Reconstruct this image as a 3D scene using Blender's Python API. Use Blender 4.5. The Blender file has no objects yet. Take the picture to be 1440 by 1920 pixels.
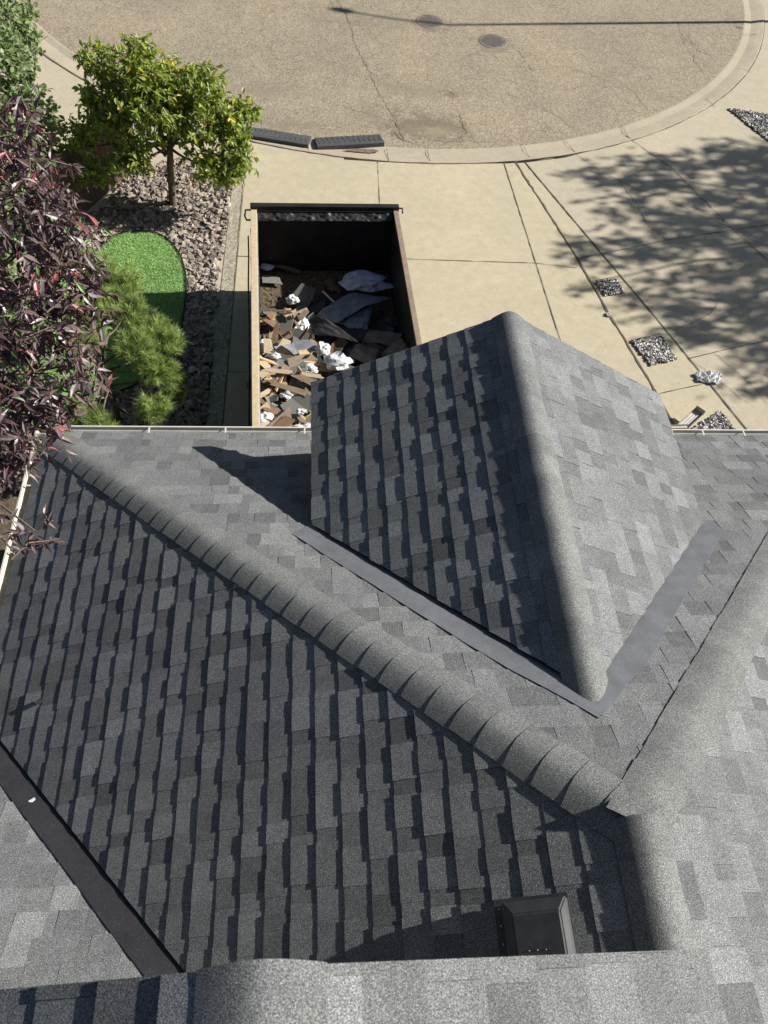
import bpy, bmesh, math, random
import numpy as np
from mathutils import Vector, Matrix, noise
random.seed(7); rng = np.random.default_rng(7)
PI = math.pi; R = math.radians
SC = bpy.context.scene; COL = SC.collection
# ---------------------------------------------------------------- camera
FPX, PITCH, YAW, ROLL = 1410.4, R(56.338), R(10.226), R(8.244)
CAMZ = 9.6
_F = Vector((math.sin(YAW)*math.cos(PITCH), math.cos(YAW)*math.cos(PITCH), -math.sin(PITCH)))
_r = Vector((math.cos(YAW), -math.sin(YAW), 0)); _u = _r.cross(_F)
CR = _r*math.cos(ROLL)+_u*math.sin(ROLL); CU = -_r*math.sin(ROLL)+_u*math.cos(ROLL); CF = _F
cam = bpy.data.cameras.new('camera'); co = bpy.data.objects.new('camera', cam); COL.objects.link(co); SC.camera = co
M4 = Matrix((CR, CU, -CF)).transposed().to_4x4(); M4.translation = (0, 0, CAMZ); co.matrix_world = M4
cam.sensor_fit = 'VERTICAL'; cam.sensor_height = 36; cam.sensor_width = 27; cam.lens = FPX/1920*36
cam.clip_start = 0.05; cam.clip_end = 500
cam.dof.use_dof = True; cam.dof.focus_distance = 8.5; cam.dof.aperture_fstop = 5.5
# ---------------------------------------------------------------- light
SUN_EL, SUN_AZ = R(32.4), R(8)            # azimuth counter-clockwise from +X
SD = Vector((math.cos(SUN_EL)*math.cos(SUN_AZ), math.cos(SUN_EL)*math.sin(SUN_AZ), math.sin(SUN_EL)))
w = bpy.data.worlds.new('World'); SC.world = w; w.use_nodes = True
nt = w.node_tree; bg = nt.nodes['Background']; sk = nt.nodes.new('ShaderNodeTexSky'); sk.sky_type = 'NISHITA'
sk.sun_disc = False; sk.sun_elevation = SUN_EL; sk.sun_rotation = PI/2-SUN_AZ
nt.links.new(sk.outputs[0], bg.inputs[0]); bg.inputs[1].default_value = 0.038
sl = bpy.data.lights.new('sun', 'SUN'); sl.energy = 4.9; sl.angle = R(0.55); sl.color = (1, .955, .88)
so = bpy.data.objects.new('sun', sl); COL.objects.link(so); so.rotation_euler = SD.to_track_quat('Z', 'Y').to_euler(); so.location = (20, 5, 20)
SC.view_settings.view_transform = 'Standard'; SC.view_settings.look = 'None'
SC.view_settings.exposure = 0.56; SC.view_settings.gamma = 1

def W(px, py, z):
    """the point at height z that the photograph shows at px, py"""
    d = CF + CR*((px-720)/FPX) - CU*((py-960)/FPX)
    return Vector((0, 0, CAMZ)) + d*((z-CAMZ)/d.z)
def WD(px, py, depth):
    d = CF + CR*((px-720)/FPX) - CU*((py-960)/FPX)
    return Vector((0, 0, CAMZ)) + d*depth
# ---------------------------------------------------------------- object helpers
def tag(o, label=None, cat=None, group=None, kind=None):
    if label: o['label'] = label
    if cat: o['category'] = cat
    if group: o['group'] = group
    if kind: o['kind'] = kind
    return o
def empty(name, loc, label=None, cat=None, group=None):
    o = bpy.data.objects.new(name, None); COL.objects.link(o); o.location = loc; o.empty_display_size = .1
    return tag(o, label, cat, group)
def link(name, me, mat=None, parent=None, smooth=False):
    if mat and not me.materials: me.materials.append(mat)
    if smooth: me.polygons.foreach_set('use_smooth', [True]*len(me.polygons))
    o = bpy.data.objects.new(name, me); COL.objects.link(o)
    if parent:
        o.parent = parent
        off = Vector((0, 0, 0)) if parent.parent else parent.location.copy()
        o.matrix_parent_inverse = Matrix.Translation(-off)
    return o
def bmobj(name, bm, mat=None, parent=None, smooth=False, fixn=True):
    if fixn: bmesh.ops.recalc_face_normals(bm, faces=bm.faces)
    me = bpy.data.meshes.new(name); bm.to_mesh(me); bm.free()
    return link(name, me, mat, parent, smooth)
def pyobj(name, V, Fc, mat=None, parent=None, smooth=False):
    me = bpy.data.meshes.new(name); me.from_pydata([tuple(v) for v in V], [], [tuple(f) for f in Fc]); me.update()
    return link(name, me, mat, parent, smooth)
def origin_to(o, p):
    """top-level mesh: put its origin at p"""
    p = Vector(p); o.data.transform(Matrix.Translation(-p)); o.location = p; return o
def box(bm, c, s, rot=None, bevel=0):
    ret = bmesh.ops.create_cube(bm, size=1); vs = ret['verts']
    m = Matrix.Translation(c) @ (rot.to_4x4() if rot else Matrix.Identity(4)) @ Matrix.Diagonal((s[0], s[1], s[2], 1))
    bmesh.ops.transform(bm, matrix=m, verts=vs)
    if bevel:
        es = list({e for v in vs for e in v.link_edges}); bmesh.ops.bevel(bm, geom=es, offset=bevel, segments=2, affect='EDGES', profile=.6)
    return vs
def tube(bm, pts, rads, n=8, cap=True):
    pts = [Vector(p) for p in pts]
    if not hasattr(rads, '__len__'): rads = [rads]*len(pts)
    rings = []; up = Vector((.13, .21, 1))
    for i, p in enumerate(pts):
        d = (pts[min(i+1, len(pts)-1)]-pts[max(i-1, 0)]).normalized()
        a = d.cross(up); a = a.normalized() if a.length > .05 else d.cross(Vector((1, 0, 0))).normalized()
        b = d.cross(a)
        rings.append([bm.verts.new(p+a*math.cos(t)*rads[i]+b*math.sin(t)*rads[i]) for t in [2*PI*k/n for k in range(n)]])
    for i in range(len(rings)-1):
        for k in range(n): bm.faces.new((rings[i][k], rings[i][(k+1) % n], rings[i+1][(k+1) % n], rings[i+1][k]))
    if cap: bm.faces.new(rings[0]); bm.faces.new(rings[-1][::-1])
# ---------------------------------------------------------------- materials
def mat(name, col, rough=.8, metal=0, spec=.4):
    m = bpy.data.materials.new(name); m.use_nodes = True; b = m.node_tree.nodes['Principled BSDF']
    b.inputs['Base Color'].default_value = (*col, 1); b.inputs['Roughness'].default_value = rough
    b.inputs['Metallic'].default_value = metal; b.inputs['Specular IOR Level'].default_value = spec
    return m
class N:
    def __init__(s, m): s.m = m; s.t = m.node_tree; s.b = s.t.nodes['Principled BSDF']; s.tc = s.t.nodes.new('ShaderNodeTexCoord').outputs['Object']
    def n(s, ty, **k):
        x = s.t.nodes.new(ty)
        for a, v in k.items(): setattr(x, a, v)
        return x
    def l(s, a, b): s.t.links.new(a, b)
    def noise(s, scale, detail=3, rough=.6, vec=None, dist=0):
        x = s.n('ShaderNodeTexNoise'); x.inputs['Scale'].default_value = scale; x.inputs['Detail'].default_value = detail
        x.inputs['Roughness'].default_value = rough; x.inputs['Distortion'].default_value = dist; s.l(vec or s.tc, x.inputs['Vector']); return x.outputs['Fac']
    def voro(s, scale, feature='F1', out='Distance', vec=None, rnd=1):
        x = s.n('ShaderNodeTexVoronoi'); x.feature = feature; x.inputs['Scale'].default_value = scale; x.inputs['Randomness'].default_value = rnd
        s.l(vec or s.tc, x.inputs['Vector']); return x.outputs[out]
    def ramp(s, fac, stops, interp='LINEAR'):
        x = s.n('ShaderNodeValToRGB'); x.color_ramp.interpolation = interp; e = x.color_ramp.elements
        while len(e) < len(stops): e.new(.5)
        for i, (p, c) in enumerate(stops):
            e[i].position = p; e[i].color = (*c, 1) if hasattr(c, '__len__') else (c, c, c, 1)
        s.l(fac, x.inputs[0]); return x.outputs[0]
    def mix(s, fac, a, b, mode='MIX'):
        x = s.n('ShaderNodeMix', data_type='RGBA', blend_type=mode)
        for sock, v in ((0, fac), (6, a), (7, b)):
            if hasattr(v, 'links'): s.l(v, x.inputs[sock])
            else: x.inputs[sock].default_value = v if sock == 0 else (*v, 1)
        return x.outputs[2]
    def math(s, op, a, b=0.0):
        x = s.n('ShaderNodeMath', operation=op)
        for i, v in enumerate((a, b)):
            if hasattr(v, 'links'): s.l(v, x.inputs[i])
            else: x.inputs[i].default_value = v
        return x.outputs[0]
    def scalevec(s, sc):
        x = s.n('ShaderNodeMapping'); x.inputs['Scale'].default_value = sc; s.l(s.tc, x.inputs[0]); return x.outputs[0]
    def attr(s, name):
        x = s.n('ShaderNodeAttribute'); x.attribute_name = name; return x.outputs['Color']
    def bump(s, h, strength=.5, dist=.01):
        x = s.n('ShaderNodeBump'); x.inputs['Strength'].default_value = strength; x.inputs['Distance'].default_value = dist
        s.l(h, x.inputs['Height']); s.l(x.outputs[0], s.b.inputs['Normal'])
    def col(s, c): s.l(c, s.b.inputs['Base Color'])
def granule_mat(name, tint, k=1.0, gs=150):
    m = mat(name, (.1, .1, .1), .92, 0, .25); n = N(m)
    g1 = n.noise(gs, 2, .8); g2 = n.noise(420, 1, .5); big = n.noise(1.3, 3, .6); streak = n.noise(7, 4, .6)
    g = n.math('ADD', n.math('MULTIPLY', g1, .75), n.math('MULTIPLY', g2, .25))
    base = n.ramp(g, [(.34, tuple(.24*k*c for c in tint)), (.47, tuple(.66*k*c for c in tint)), (.56, tuple(1.25*k*c for c in tint)), (.68, tuple(2.6*k*c for c in tint))])
    c = n.mix(1, base, n.attr('tone'), 'MULTIPLY')
    c = n.mix(1, c, n.ramp(big, [(.3, (.90, .90, .92)), (.7, (1.08, 1.08, 1.05))]), 'MULTIPLY')
    c = n.mix(1, c, n.ramp(streak, [(.3, .9), (.7, 1.1)]), 'MULTIPLY')
    n.col(c); n.bump(g1, .45, .006)
    return m
M = {}
M['shingle'] = granule_mat('shingle_granules', (.206, .214, .218))
M['nearshingle'] = granule_mat('near_shingle_granules', (.206, .214, .218), .97, 230)
M['cap'] = granule_mat('cap_granules', (.196, .204, .205))
def concrete(name, c1, c2, speck=.6, scale=1.0, agg=0):
    m = mat(name, c1, .9, 0, .2); n = N(m)
    a = n.noise(.5*scale, 6, .65, dist=.5); b = n.noise(5*scale, 5, .7); f = n.noise(90, 2, .7)
    c = n.mix(n.ramp(a, [(.3, 0), (.7, 1)]), c1, c2)
    c = n.mix(1, c, n.ramp(b, [(.25, .88), (.75, 1.07)]), 'MULTIPLY')
    c = n.mix(1, c, n.ramp(f, [(.30, 1-speck*.35), (.42, .97), (.68, 1.08)]), 'MULTIPLY')
    pit = n.voro(5, 'F1'); pm = n.ramp(pit, [(.045, .45), (.065, 1)])
    c = n.mix(1, c, pm, 'MULTIPLY')
    st = n.ramp(n.noise(1.7, 5, .7, dist=1.2), [(.60, 1), (.78, .84)]); c = n.mix(1, c, st, 'MULTIPLY')
    if agg:
        v = n.voro(38, 'F1', 'Color'); c = n.mix(agg, c, n.ramp(v, [(.1, .35), (.5, .9), (.9, 1.25)]), 'MULTIPLY')
    n.col(c); n.bump(f, .25, .006); return m
M['concrete'] = concrete('beige_concrete', (.575, .505, .355), (.50, .445, .325))
M['concrete2'] = concrete('pale_concrete', (.55, .485, .365), (.48, .43, .33), .9)
M['pan'] = concrete('gutter_pan_concrete', (.53, .46, .345), (.43, .38, .29), .9, 2)
M['aggregate'] = concrete('exposed_aggregate', (.48, .43, .34), (.42, .38, .3), 1, 1, .8)
def asphalt():
    m = mat('worn_asphalt', (.3, .25, .18), .93, 0, .2); n = N(m)
    v = n.voro(40, 'F1', 'Color'); v2 = n.noise(60, 3, .8); L = n.noise(.22, 5, .6, dist=.8); L2 = n.noise(1.1, 6, .7, dist=.6)
    c = n.mix(n.ramp(L, [(.36, 0), (.62, 1)]), (.375, .315, .225), (.315, .272, .205))
    c = n.mix(1, c, n.ramp(v, [(.0, .5), (.4, .92), (.8, 1.28), (1, 1.6)]), 'MULTIPLY')
    c = n.mix(1, c, n.ramp(v2, [(.3, .62), (.5, 1), (.7, 1.25)]), 'MULTIPLY')
    c = n.mix(1, c, n.ramp(L2, [(.3, 1.08), (.6, .95), (.8, .78)]), 'MULTIPLY')
    ed = n.voro(1.25, 'DISTANCE_TO_EDGE', 'Distance', vec=None)
    # fine alligator cracking, only in patches
    mp = n.n('ShaderNodeMapping'); n.l(n.tc, mp.inputs[0]); ns = n.n('ShaderNodeTexNoise'); ns.inputs['Scale'].default_value = 2.3; ns.inputs['Detail'].default_value = 5; n.l(n.tc, ns.inputs['Vector'])
    vm = n.n('ShaderNodeVectorMath', operation='MULTIPLY_ADD'); n.l(ns.outputs['Color'], vm.inputs[0]); vm.inputs[1].default_value = (.55, .55, 0); n.l(mp.outputs[0], vm.inputs[2])
    e2 = n.voro(1.5, 'DISTANCE_TO_EDGE', 'Distance', vec=vm.outputs[0]); e3 = n.voro(.42, 'DISTANCE_TO_EDGE', 'Distance', vec=vm.outputs[0])
    patch = n.ramp(n.noise(.33, 3, .6), [(.50, 0), (.62, .6)])
    ck = n.math('MULTIPLY', n.ramp(e2, [(.003, 1), (.013, 0)]), patch)
    ck2 = n.math('MULTIPLY', n.ramp(e3, [(.0010, 1), (.005, 0)]), .3)
    c = n.mix(n.math('MAXIMUM', ck, ck2), c, (.09, .075, .055))
    for (px, py, sx, sy, hard, cc, k) in ((800, 238, 1.25, .7, .6, (.20, .165, .12), .85), (815, 246, .6, .26, .7, (.34, .28, .19), .8), (843, 178, .26, .2, .5, (.2, .16, .11), .7),
            (690, 215, .5, .8, .8, (.24, .2, .15), .5), (700, 40, 2.2, .5, .8, (.25, .215, .17), .4), (790, 170, 1.6, .5, .8, (.25, .21, .16), .45), (500, 170, 1.2, .5, .8, (.25, .21, .16), .4), (806, 44, .62, .5, .4, (.16, .13, .10), .5), (924, 82, .62, .5, .4, (.17, .14, .11), .45), (560, 235, 1.3, .3, .8, (.22, .19, .14), .5)):
        p = W(px, py, 0); mp2 = n.n('ShaderNodeMapping'); mp2.vector_type = 'POINT'; mp2.inputs['Scale'].default_value = (1/sx, 1/sy, 0); mp2.inputs['Location'].default_value = (-p.x/sx, -p.y/sy, 0); n.l(n.tc, mp2.inputs[0])
        ln = n.n('ShaderNodeVectorMath', operation='LENGTH'); n.l(mp2.outputs[0], ln.inputs[0])
        dd = n.math('ADD', ln.outputs['Value'], n.math('MULTIPLY', n.math('SUBTRACT', n.noise(3.2, 6, .75), .5), 3.4)); fc = n.math('MULTIPLY', n.ramp(dd, [(1-hard, 1), (1, 0)]), k)
        c = n.mix(fc, c, n.mix(1, cc, n.ramp(v2, [(.3, .7), (.7, 1.3)]), 'MULTIPLY'))
    n.col(c); n.bump(v2, .5, .012); return m
M['asphalt'] = asphalt()
M['crack'] = mat('crack_dirt', (.12, .10, .07), 1)
M['joint'] = mat('joint_dirt', (.15, .125, .088), 1)
M['soil'] = mat('dry_soil', (.12, .09, .065), 1); n = N(M['soil']); n.col(n.ramp(n.noise(12, 6, .7), [(.3, (.06, .045, .035)), (.7, (.2, .155, .11))])); n.bump(n.noise(30), .6, .03)
M['patch'] = mat('silt_stain', (.2, .16, .11), 1); n = N(M['patch']); n.col(n.ramp(n.noise(9, 6, .7), [(.3, (.12, .10, .075)), (.7, (.27, .22, .15))]))
def simple(name, c1, c2, scale, rough=.8, metal=0, bump=0, spec=.4, det=4):
    m = mat(name, c1, rough, metal, spec); n = N(m); f = n.noise(scale, det, .65)
    n.col(n.ramp(f, [(.3, c1), (.7, c2)]))
    if bump: n.bump(f, bump, .01)
    return m
M['white'] = simple('white_aluminium', (.62, .60, .55), (.74, .72, .67), 6, .45, 0, 0, .5)
M['cream'] = simple('cream_aluminium', (.60, .56, .46), (.68, .64, .54), 4, .5)
M['trough'] = simple('gutter_inside', (.36, .35, .33), (.52, .5, .47), 9, .6)
M['siding'] = simple('beige_siding', (.42, .36, .27), (.46, .40, .3), 3, .8)
def metal_flash(name, c, k):
    m = mat(name, c, .5, .35, .5); n = N(m); sp = n.noise(120, 2, .8); bl = n.noise(4, 5, .6)
    cc = n.mix(n.ramp(bl, [(.35, 0), (.7, 1)]), c, tuple(x*1.35 for x in c)); cc = n.mix(n.ramp(sp, [(.63, 0), (.70, k)]), cc, (.5, .5, .5)); n.col(cc)
    n.bump(bl, .25, .03); return m
M['flash'] = metal_flash('grey_valley_metal', (.185, .192, .21), .9)
M['flashdark'] = metal_flash('dark_valley_metal', (.042, .040, .046), .35)
M['vent'] = simple('black_vent_plastic', (.05, .051, .055), (.08, .081, .086), 9, .6, 0, 0, .5)
M['screw'] = mat('zinc_screw', (.6, .6, .6), .35, .8)
M['blacksteel'] = simple('black_painted_steel', (.012, .012, .013), (.03, .028, .026), 3, .5, 0, .1)
M['dirtysteel'] = simple('scraped_black_steel', (.018, .016, .015), (.06, .05, .042), 2.2, .55, 0, .15)
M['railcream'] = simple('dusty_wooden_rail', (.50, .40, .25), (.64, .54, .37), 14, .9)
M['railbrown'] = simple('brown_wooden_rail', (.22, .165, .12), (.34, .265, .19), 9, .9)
M['tarp'] = simple('black_tarp', (.012, .012, .012), (.06, .06, .06), 30, .4, 0, .5)
M['rubber'] = simple('black_rubber', (.065, .067, .07), (.10, .102, .105), 20, .75, 0, .2)
M['iron'] = simple('cast_iron', (.21, .18, .165), (.29, .26, .235), 22, .7, .2, .3)
M['paper'] = simple('white_paper', (.62, .64, .66), (.8, .8, .8), 12, .8)
M['bluepaper'] = simple('pale_blue_wrap', (.52, .60, .76), (.68, .74, .84), 9, .7)
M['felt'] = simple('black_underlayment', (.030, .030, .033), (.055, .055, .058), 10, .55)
M['feltgrey'] = simple('grey_underlayment', (.16, .17, .19), (.34, .36, .40), 5, .38)
M['kraft'] = simple('brown_backing', (.20, .15, .115), (.28, .215, .16), 5, .8)
M['rags'] = simple('dumpster_floor_litter', (.05, .035, .025), (.20, .15, .095), 16, .95, 0, .8)
def wood(name, a, b):
    m = mat(name, a, .85); n = N(m); f = n.noise(6, 5, .6, vec=n.scalevec((1, 9, 9))); n.col(n.ramp(f, [(.3, a), (.7, b)])); return m
WOODS = [wood('pale_split_wood', (.44, .33, .21), (.62, .51, .36)), wood('weathered_wood', (.20, .15, .105), (.34, .27, .2)), wood('orange_wood', (.48, .31, .15), (.64, .47, .26)), wood('brown_wood', (.13, .08, .045), (.24, .15, .09))]
M['bark'] = simple('grey_brown_bark', (.10, .075, .055), (.22, .17, .125), 18, .95, 0, .8)
M['palebark'] = simple('pale_bark', (.24, .20, .16), (.42, .37, .31), 16, .95, 0, .6)
def leafmat(name, a, b, rough=.5, trans=.3, spec=.4):
    m = mat(name, a, rough, 0, spec); n = N(m)
    c = n.mix(1, n.attr('tone'), n.ramp(n.noise(2.2, 3, .6), [(.3, a), (.7, b)]), 'MULTIPLY'); n.col(c)
    tr = n.n('ShaderNodeBsdfTranslucent'); n.l(n.mix(1, c, (1.3, 1.45, .7) if a[1] > a[0] else (1.6, .8, .9), 'MULTIPLY'), tr.inputs[0])
    ms = n.n('ShaderNodeMixShader'); ms.inputs[0].default_value = trans; n.l(n.b.outputs[0], ms.inputs[1]); n.l(tr.outputs[0], ms.inputs[2])
    n.l(ms.outputs[0], n.t.nodes['Material Output'].inputs[0]); return m
M['leafgreen'] = leafmat('fresh_green_leaf', (.22, .29, .075), (.35, .40, .13), .42, .4)
M['leafaspen'] = leafmat('aspen_leaf', (.19, .26, .12), (.28, .35, .17), .5)
M['leafpurple'] = leafmat('purple_leaf', (.105, .066, .074), (.17, .115, .12), .4, .12, .6)
M['needle'] = leafmat('pine_needle', (.25, .32, .10), (.36, .44, .17), .5, .3)
M['fence'] = simple('brown_fence', (.085, .058, .042), (.125, .088, .064), 5, .8)
M['lamp'] = mat('galvanised_grey', (.3, .3, .31), .5, .5)
M['turf'] = simple('turf_backing', (.16, .30, .10), (.24, .38, .15), 30, .9)
M['turfblade'] = leafmat('turf_blade', (.30, .47, .17), (.44, .60, .27), .55, .2)
M['edging'] = mat('black_edging', (.02, .02, .02), .6)
M['terracotta'] = mat('red_shard', (.35, .03, .03), .6)

# ---------------------------------------------------------------- ground, road, drives (structure)
def poly_sheet(name, pts, z, m, kind='structure', thick=0, sub=0):
    bm = bmesh.new(); vs = [bm.verts.new((p[0], p[1], z)) for p in pts]; f = bm.faces.new(vs)
    if f.calc_area() and f.normal.z < 0: f.normal_flip()
    bm.normal_update()
    if f.normal.z < 0: f.normal_flip()
    if thick:
        r = bmesh.ops.extrude_face_region(bm, geom=[f]); bmesh.ops.translate(bm, vec=(0, 0, -thick), verts=[v for v in r['geom'] if isinstance(v, bmesh.types.BMVert)])
    bmesh.ops.triangulate(bm, faces=bm.faces)
    o = bmobj(name, bm, m); o['kind'] = kind; return o
def PXs(l, z=0): return [W(x, y, z) for x, y in l]
g = poly_sheet('ground', [(-120, -60), (120, -60), (120, 200), (-120, 200)], -.06, M['soil'])
CC = Vector((2.37, 27.1, 0)); RA = 10.98; RP = 11.56
def circle_pts(r, a0, a1, n, wob=0): return [CC + Vector((math.cos(a)*(r+(noise.noise((a*9, r, 0))*wob)), math.sin(a)*(r+noise.noise((a*9, r, 0))*wob), 0)) for a in [a0+(a1-a0)*i/n for i in range(n+1)]]
road = circle_pts(RA+.02, 0, 2*PI, 220, .05)[:-1]
poly_sheet('road', road, .004, M['asphalt'])
# gutter pan: a ring with a shallow cross-section
def ring(name, prof, m, a0=0, a1=2*PI, n=240):
    V = []; Fc = []; k = len(prof)
    for i in range(n+1):
        a = a0+(a1-a0)*i/n
        for r, z in prof: V.append((CC.x+math.cos(a)*r, CC.y+math.sin(a)*r, z))
    for i in range(n):
        for j in range(k-1): Fc.append((i*k+j, i*k+j+1, (i+1)*k+j+1, (i+1)*k+j))
    o = pyobj(name, V, Fc, m); o['kind'] = 'structure'; return o
ring('kerb', [(RA-.02, -.03), (RA, .006), (RA+.04, .010), (RA+.22, -.004), (RA+.40, .018), (RP-.02, .030), (RP+.01, .026), (RP+.02, -.05)], M['pan'])
# left neighbour concrete + far apron, behind the kerb (one annulus sector each side)
ring('pavement', [(RP+.03, -.05), (RP+.03, .016), (RP+6.5, .012), (RP+6.5, -.05)], M['concrete2'], R(150), R(262.2), 80)
ring('far_pavement', [(RP+.03, -.05), (RP+.03, .014), (RP+7.5, .012), (RP+7.5, -.05)], M['concrete2'], R(-65+6), R(140), 120)
# own driveway: aggregate strip, slabs
z0 = .02
def drive(name, l, m, z=z0): return poly_sheet(name, PXs(l), z, m, thick=.07)
drive('path', [(444, 276), (462, 281), (417, 800), (412, 980), (370, 980), (386, 800)], M['aggregate'], .024)
drive('driveway', [(463.5, 281), (590, 297), (708, 305), (800, 309), (944, 308), (1050, 640), (1150, 960), (400, 980), (418.5, 800)], M['concrete'])
drive('driveway_strip', [(946, 308), (965, 307), (1080, 485), (1141, 592), (1222, 727), (1262, 798), (1380, 1000), (1152, 960), (1051.5, 640)], M['concrete'], .018)
drive('neighbour_strip', [(968.5, 307), (983, 306), (1127, 477), (1228, 597), (1299, 684), (1412, 824), (1540, 990), (1384, 1000), (1265, 797), (1225, 725), (1144, 590), (1084, 485)], M['concrete'], .014)
drive('neighbour_driveway', [(985, 306), (1060, 297), (1160, 268), (1330, 202), (1440, 266), (1640, 380), (1640, 1000), (1545, 990), (1414, 824), (1301, 684), (1230, 597), (1129, 477)], M['concrete2'], .016)
def ribbon(bm, pts, wd, z, jit=.0, seg=.12):
    P = []
    for a, b in zip(pts[:-1], pts[1:]):
        k = max(1, int((b-a).length/seg))
        for i in range(k): P.append(a.lerp(b, i/k))
    P.append(pts[-1]); prev = None
    for i, p in enumerate(P):
        d = (P[min(i+1, len(P)-1)]-P[max(0, i-1)]); d.z = 0; d.normalize(); s = Vector((-d.y, d.x, 0))
        j = s*random.gauss(0, jit) if jit else Vector((0, 0, 0)); h = wd*.42*random.uniform(.35, 1.3)
        a = bm.verts.new((p.x+j.x+s.x*h, p.y+j.y+s.y*h, z)); b = bm.verts.new((p.x+j.x-s.x*h, p.y+j.y-s.y*h, z))
        if prev: bm.faces.new((prev[0], prev[1], b, a))
        prev = (a, b)
bm = bmesh.new(); zj = .0285
for l, wd, jt in [
    ([(708, 304), (710, 345), (712, 388)], .018, .001), ([(752, 487), (900, 492), (1004, 495)], .018, .001), ([(1004, 495), (1081, 504)], .018, .001),
    ([(944, 306), (1050, 640), (1100, 800)], .02, .001), ([(443, 482), (468, 483)], .016, .001), ([(428, 566), (474, 566)], .014, .001), ([(424, 699), (470, 699)], .014, .001),
    ([(462, 281), (417, 800), (415, 850)], .022, .003),
    ([(966.5, 306), (1030, 405), (1082, 486), (1142, 591), (1223, 726), (1262, 796), (1330, 910)], .045, .008),
    ([(983.5, 305), (1128, 477), (1229, 597), (1300, 684), (1413, 824), (1480, 905)], .024, .002),
    ([(1081, 487), (1125, 478), (1260, 450), (1440, 423), (1600, 395)], .02, .002), ([(1290, 674), (1360, 657), (1440, 640), (1560, 618)], .02, .002),
    ([(1236, 739), (1316, 722)], .018, .001), ([(1173, 256), (1260, 318), (1375, 433), (1440, 491), (1600, 640)], .024, .002),
    ([(1104, 530), (1165, 518)], .012, .001), ([(1180, 640), (1238, 628)], .012, .001)]:
    ribbon(bm, PXs(l), wd, zj, jt)
o = bmobj('driveway_joints', bm, M['joint']); o['kind'] = 'structure'
# hairline cracks in concrete
bm = bmesh.new()
for l in [[(1076, 288), (1100, 305), (1150, 335), (1180, 350), (1240, 370), (1300, 400), (1360, 425), (1400, 440)], [(1160, 340), (1195, 385), (1215, 425), (1250, 452)],
          [(1372, 430), (1410, 452), (1440, 462)], [(1350, 560), (1330, 590), (1300, 605), (1260, 620)], [(1340, 665), (1400, 715), (1440, 760)], [(1296, 676), (1400, 757)]]:
    ribbon(bm, PXs(l), .012, .0275, .014, .07)
o = bmobj('concrete_cracks', bm, M['joint']); o['kind'] = 'structure'
bm = bmesh.new()
def cr(l, wd=.018, jt=.022): ribbon(bm, PXs(l), wd*.75, .0085, jt, .09)
cr([(633, 0), (652, 35), (668, 90), (690, 130), (710, 175), (735, 215), (760, 265)], .02)
cr([(550, 20), (600, 38), (650, 45), (720, 30), (780, 20), (790, 0)], .012); cr([(905, 92), (960, 125), (1010, 130), (1060, 125), (1120, 145), (1180, 165), (1215, 205)], .012)
cr([(700, 70), (730, 90), (760, 88)], .01); cr([(940, 70), (975, 100), (1000, 135)], .014); cr([(1290, 60), (1300, 90), (1330, 105), (1360, 100)], .012); cr([(1270, 50), (1285, 85), (1305, 120), (1330, 150)], .012)
cr([(1310, 80), (1300, 115), (1340, 130)], .012); cr([(640, 200), (690, 215), (740, 228), (760, 260)], .012); cr([(700, 130), (745, 150), (770, 190)], .01)
cr([(860, 215), (870, 235), (878, 250), (850, 262)], .035, .03); cr([(820, 172), (838, 170), (850, 178)], .035, .02); cr([(740, 245), (752, 262), (780, 270)], .03, .03)
cr([(1000, 195), (1050, 222), (1080, 245)], .012); cr([(450, 70), (480, 95), (540, 100)], .01); cr([(780, 262), (900, 266), (960, 264)], .015, .03); cr([(600, 95), (560, 130), (500, 140)], .01)
o = bmobj('road_cracks', bm, M['crack']); o['kind'] = 'structure'
bm = bmesh.new()
for px in [(725, 281, 728, 304), (800, 280, 806, 304), (978, 272, 992, 297), (1056, 263, 1078, 288), (1163, 236, 1178, 260), (1322, 186, 1340, 202), (1392, 66, 1420, 66), (580, 262, 578, 283), (505, 256, 500, 270), (1382, 128, 1410, 138), (90, 70, 66, 86)]:
    a, b = PXs([(px[0], px[1]), (px[2], px[3])]); ribbon(bm, [a, b], .02, .032, .004, .06)
ribbon(bm, circle_pts(RP+.02, R(205), R(330), 140), .028, .031, .006, .1)
o = bmobj('kerb_joints', bm, M['joint']); o['kind'] = 'structure'
# silt patches on the asphalt
def blobpatch(name, cx, cy, rx, ry, z, m, seed):
    c = W(cx, cy, 0); pts = []
    for i in range(48):
        a = 2*PI*i/48; k = 1+.35*noise.noise((math.cos(a)*1.7+seed, math.sin(a)*1.7, seed))+.16*noise.noise((math.cos(a)*6+seed, math.sin(a)*6, 2))
        pts.append(c+Vector((math.cos(a)*rx*k, math.sin(a)*ry*k, 0)))
    return poly_sheet(name, pts, z, m)
M['silt'] = simple('fine_silt', (.24, .19, .12), (.31, .25, .165), 40, 1); M['wet'] = simple('tar_stain', (.15, .12, .085), (.25, .205, .14), 8, 1)
blobpatch('kerb_silt', 680, 285, .38, .07, .033, M['patch'], 21)
tz = .07
tp = [(182, 470), (215, 440), (262, 432), (300, 438), (330, 462), (347, 500), (350, 545), (344, 590), (334, 640), (315, 680), (270, 715), (200, 745), (60, 790), (-60, 760), (-60, 560), (110, 540)]
tpw = PXs(tp, tz)
def smooth_poly(P, it=2):
    for _ in range(it):
        Q = []
        for a, b in zip(P, P[1:]+P[:1]): Q += [a.lerp(b, .25), a.lerp(b, .75)]
        P = Q
    return P
tps = smooth_poly(tpw)
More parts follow.
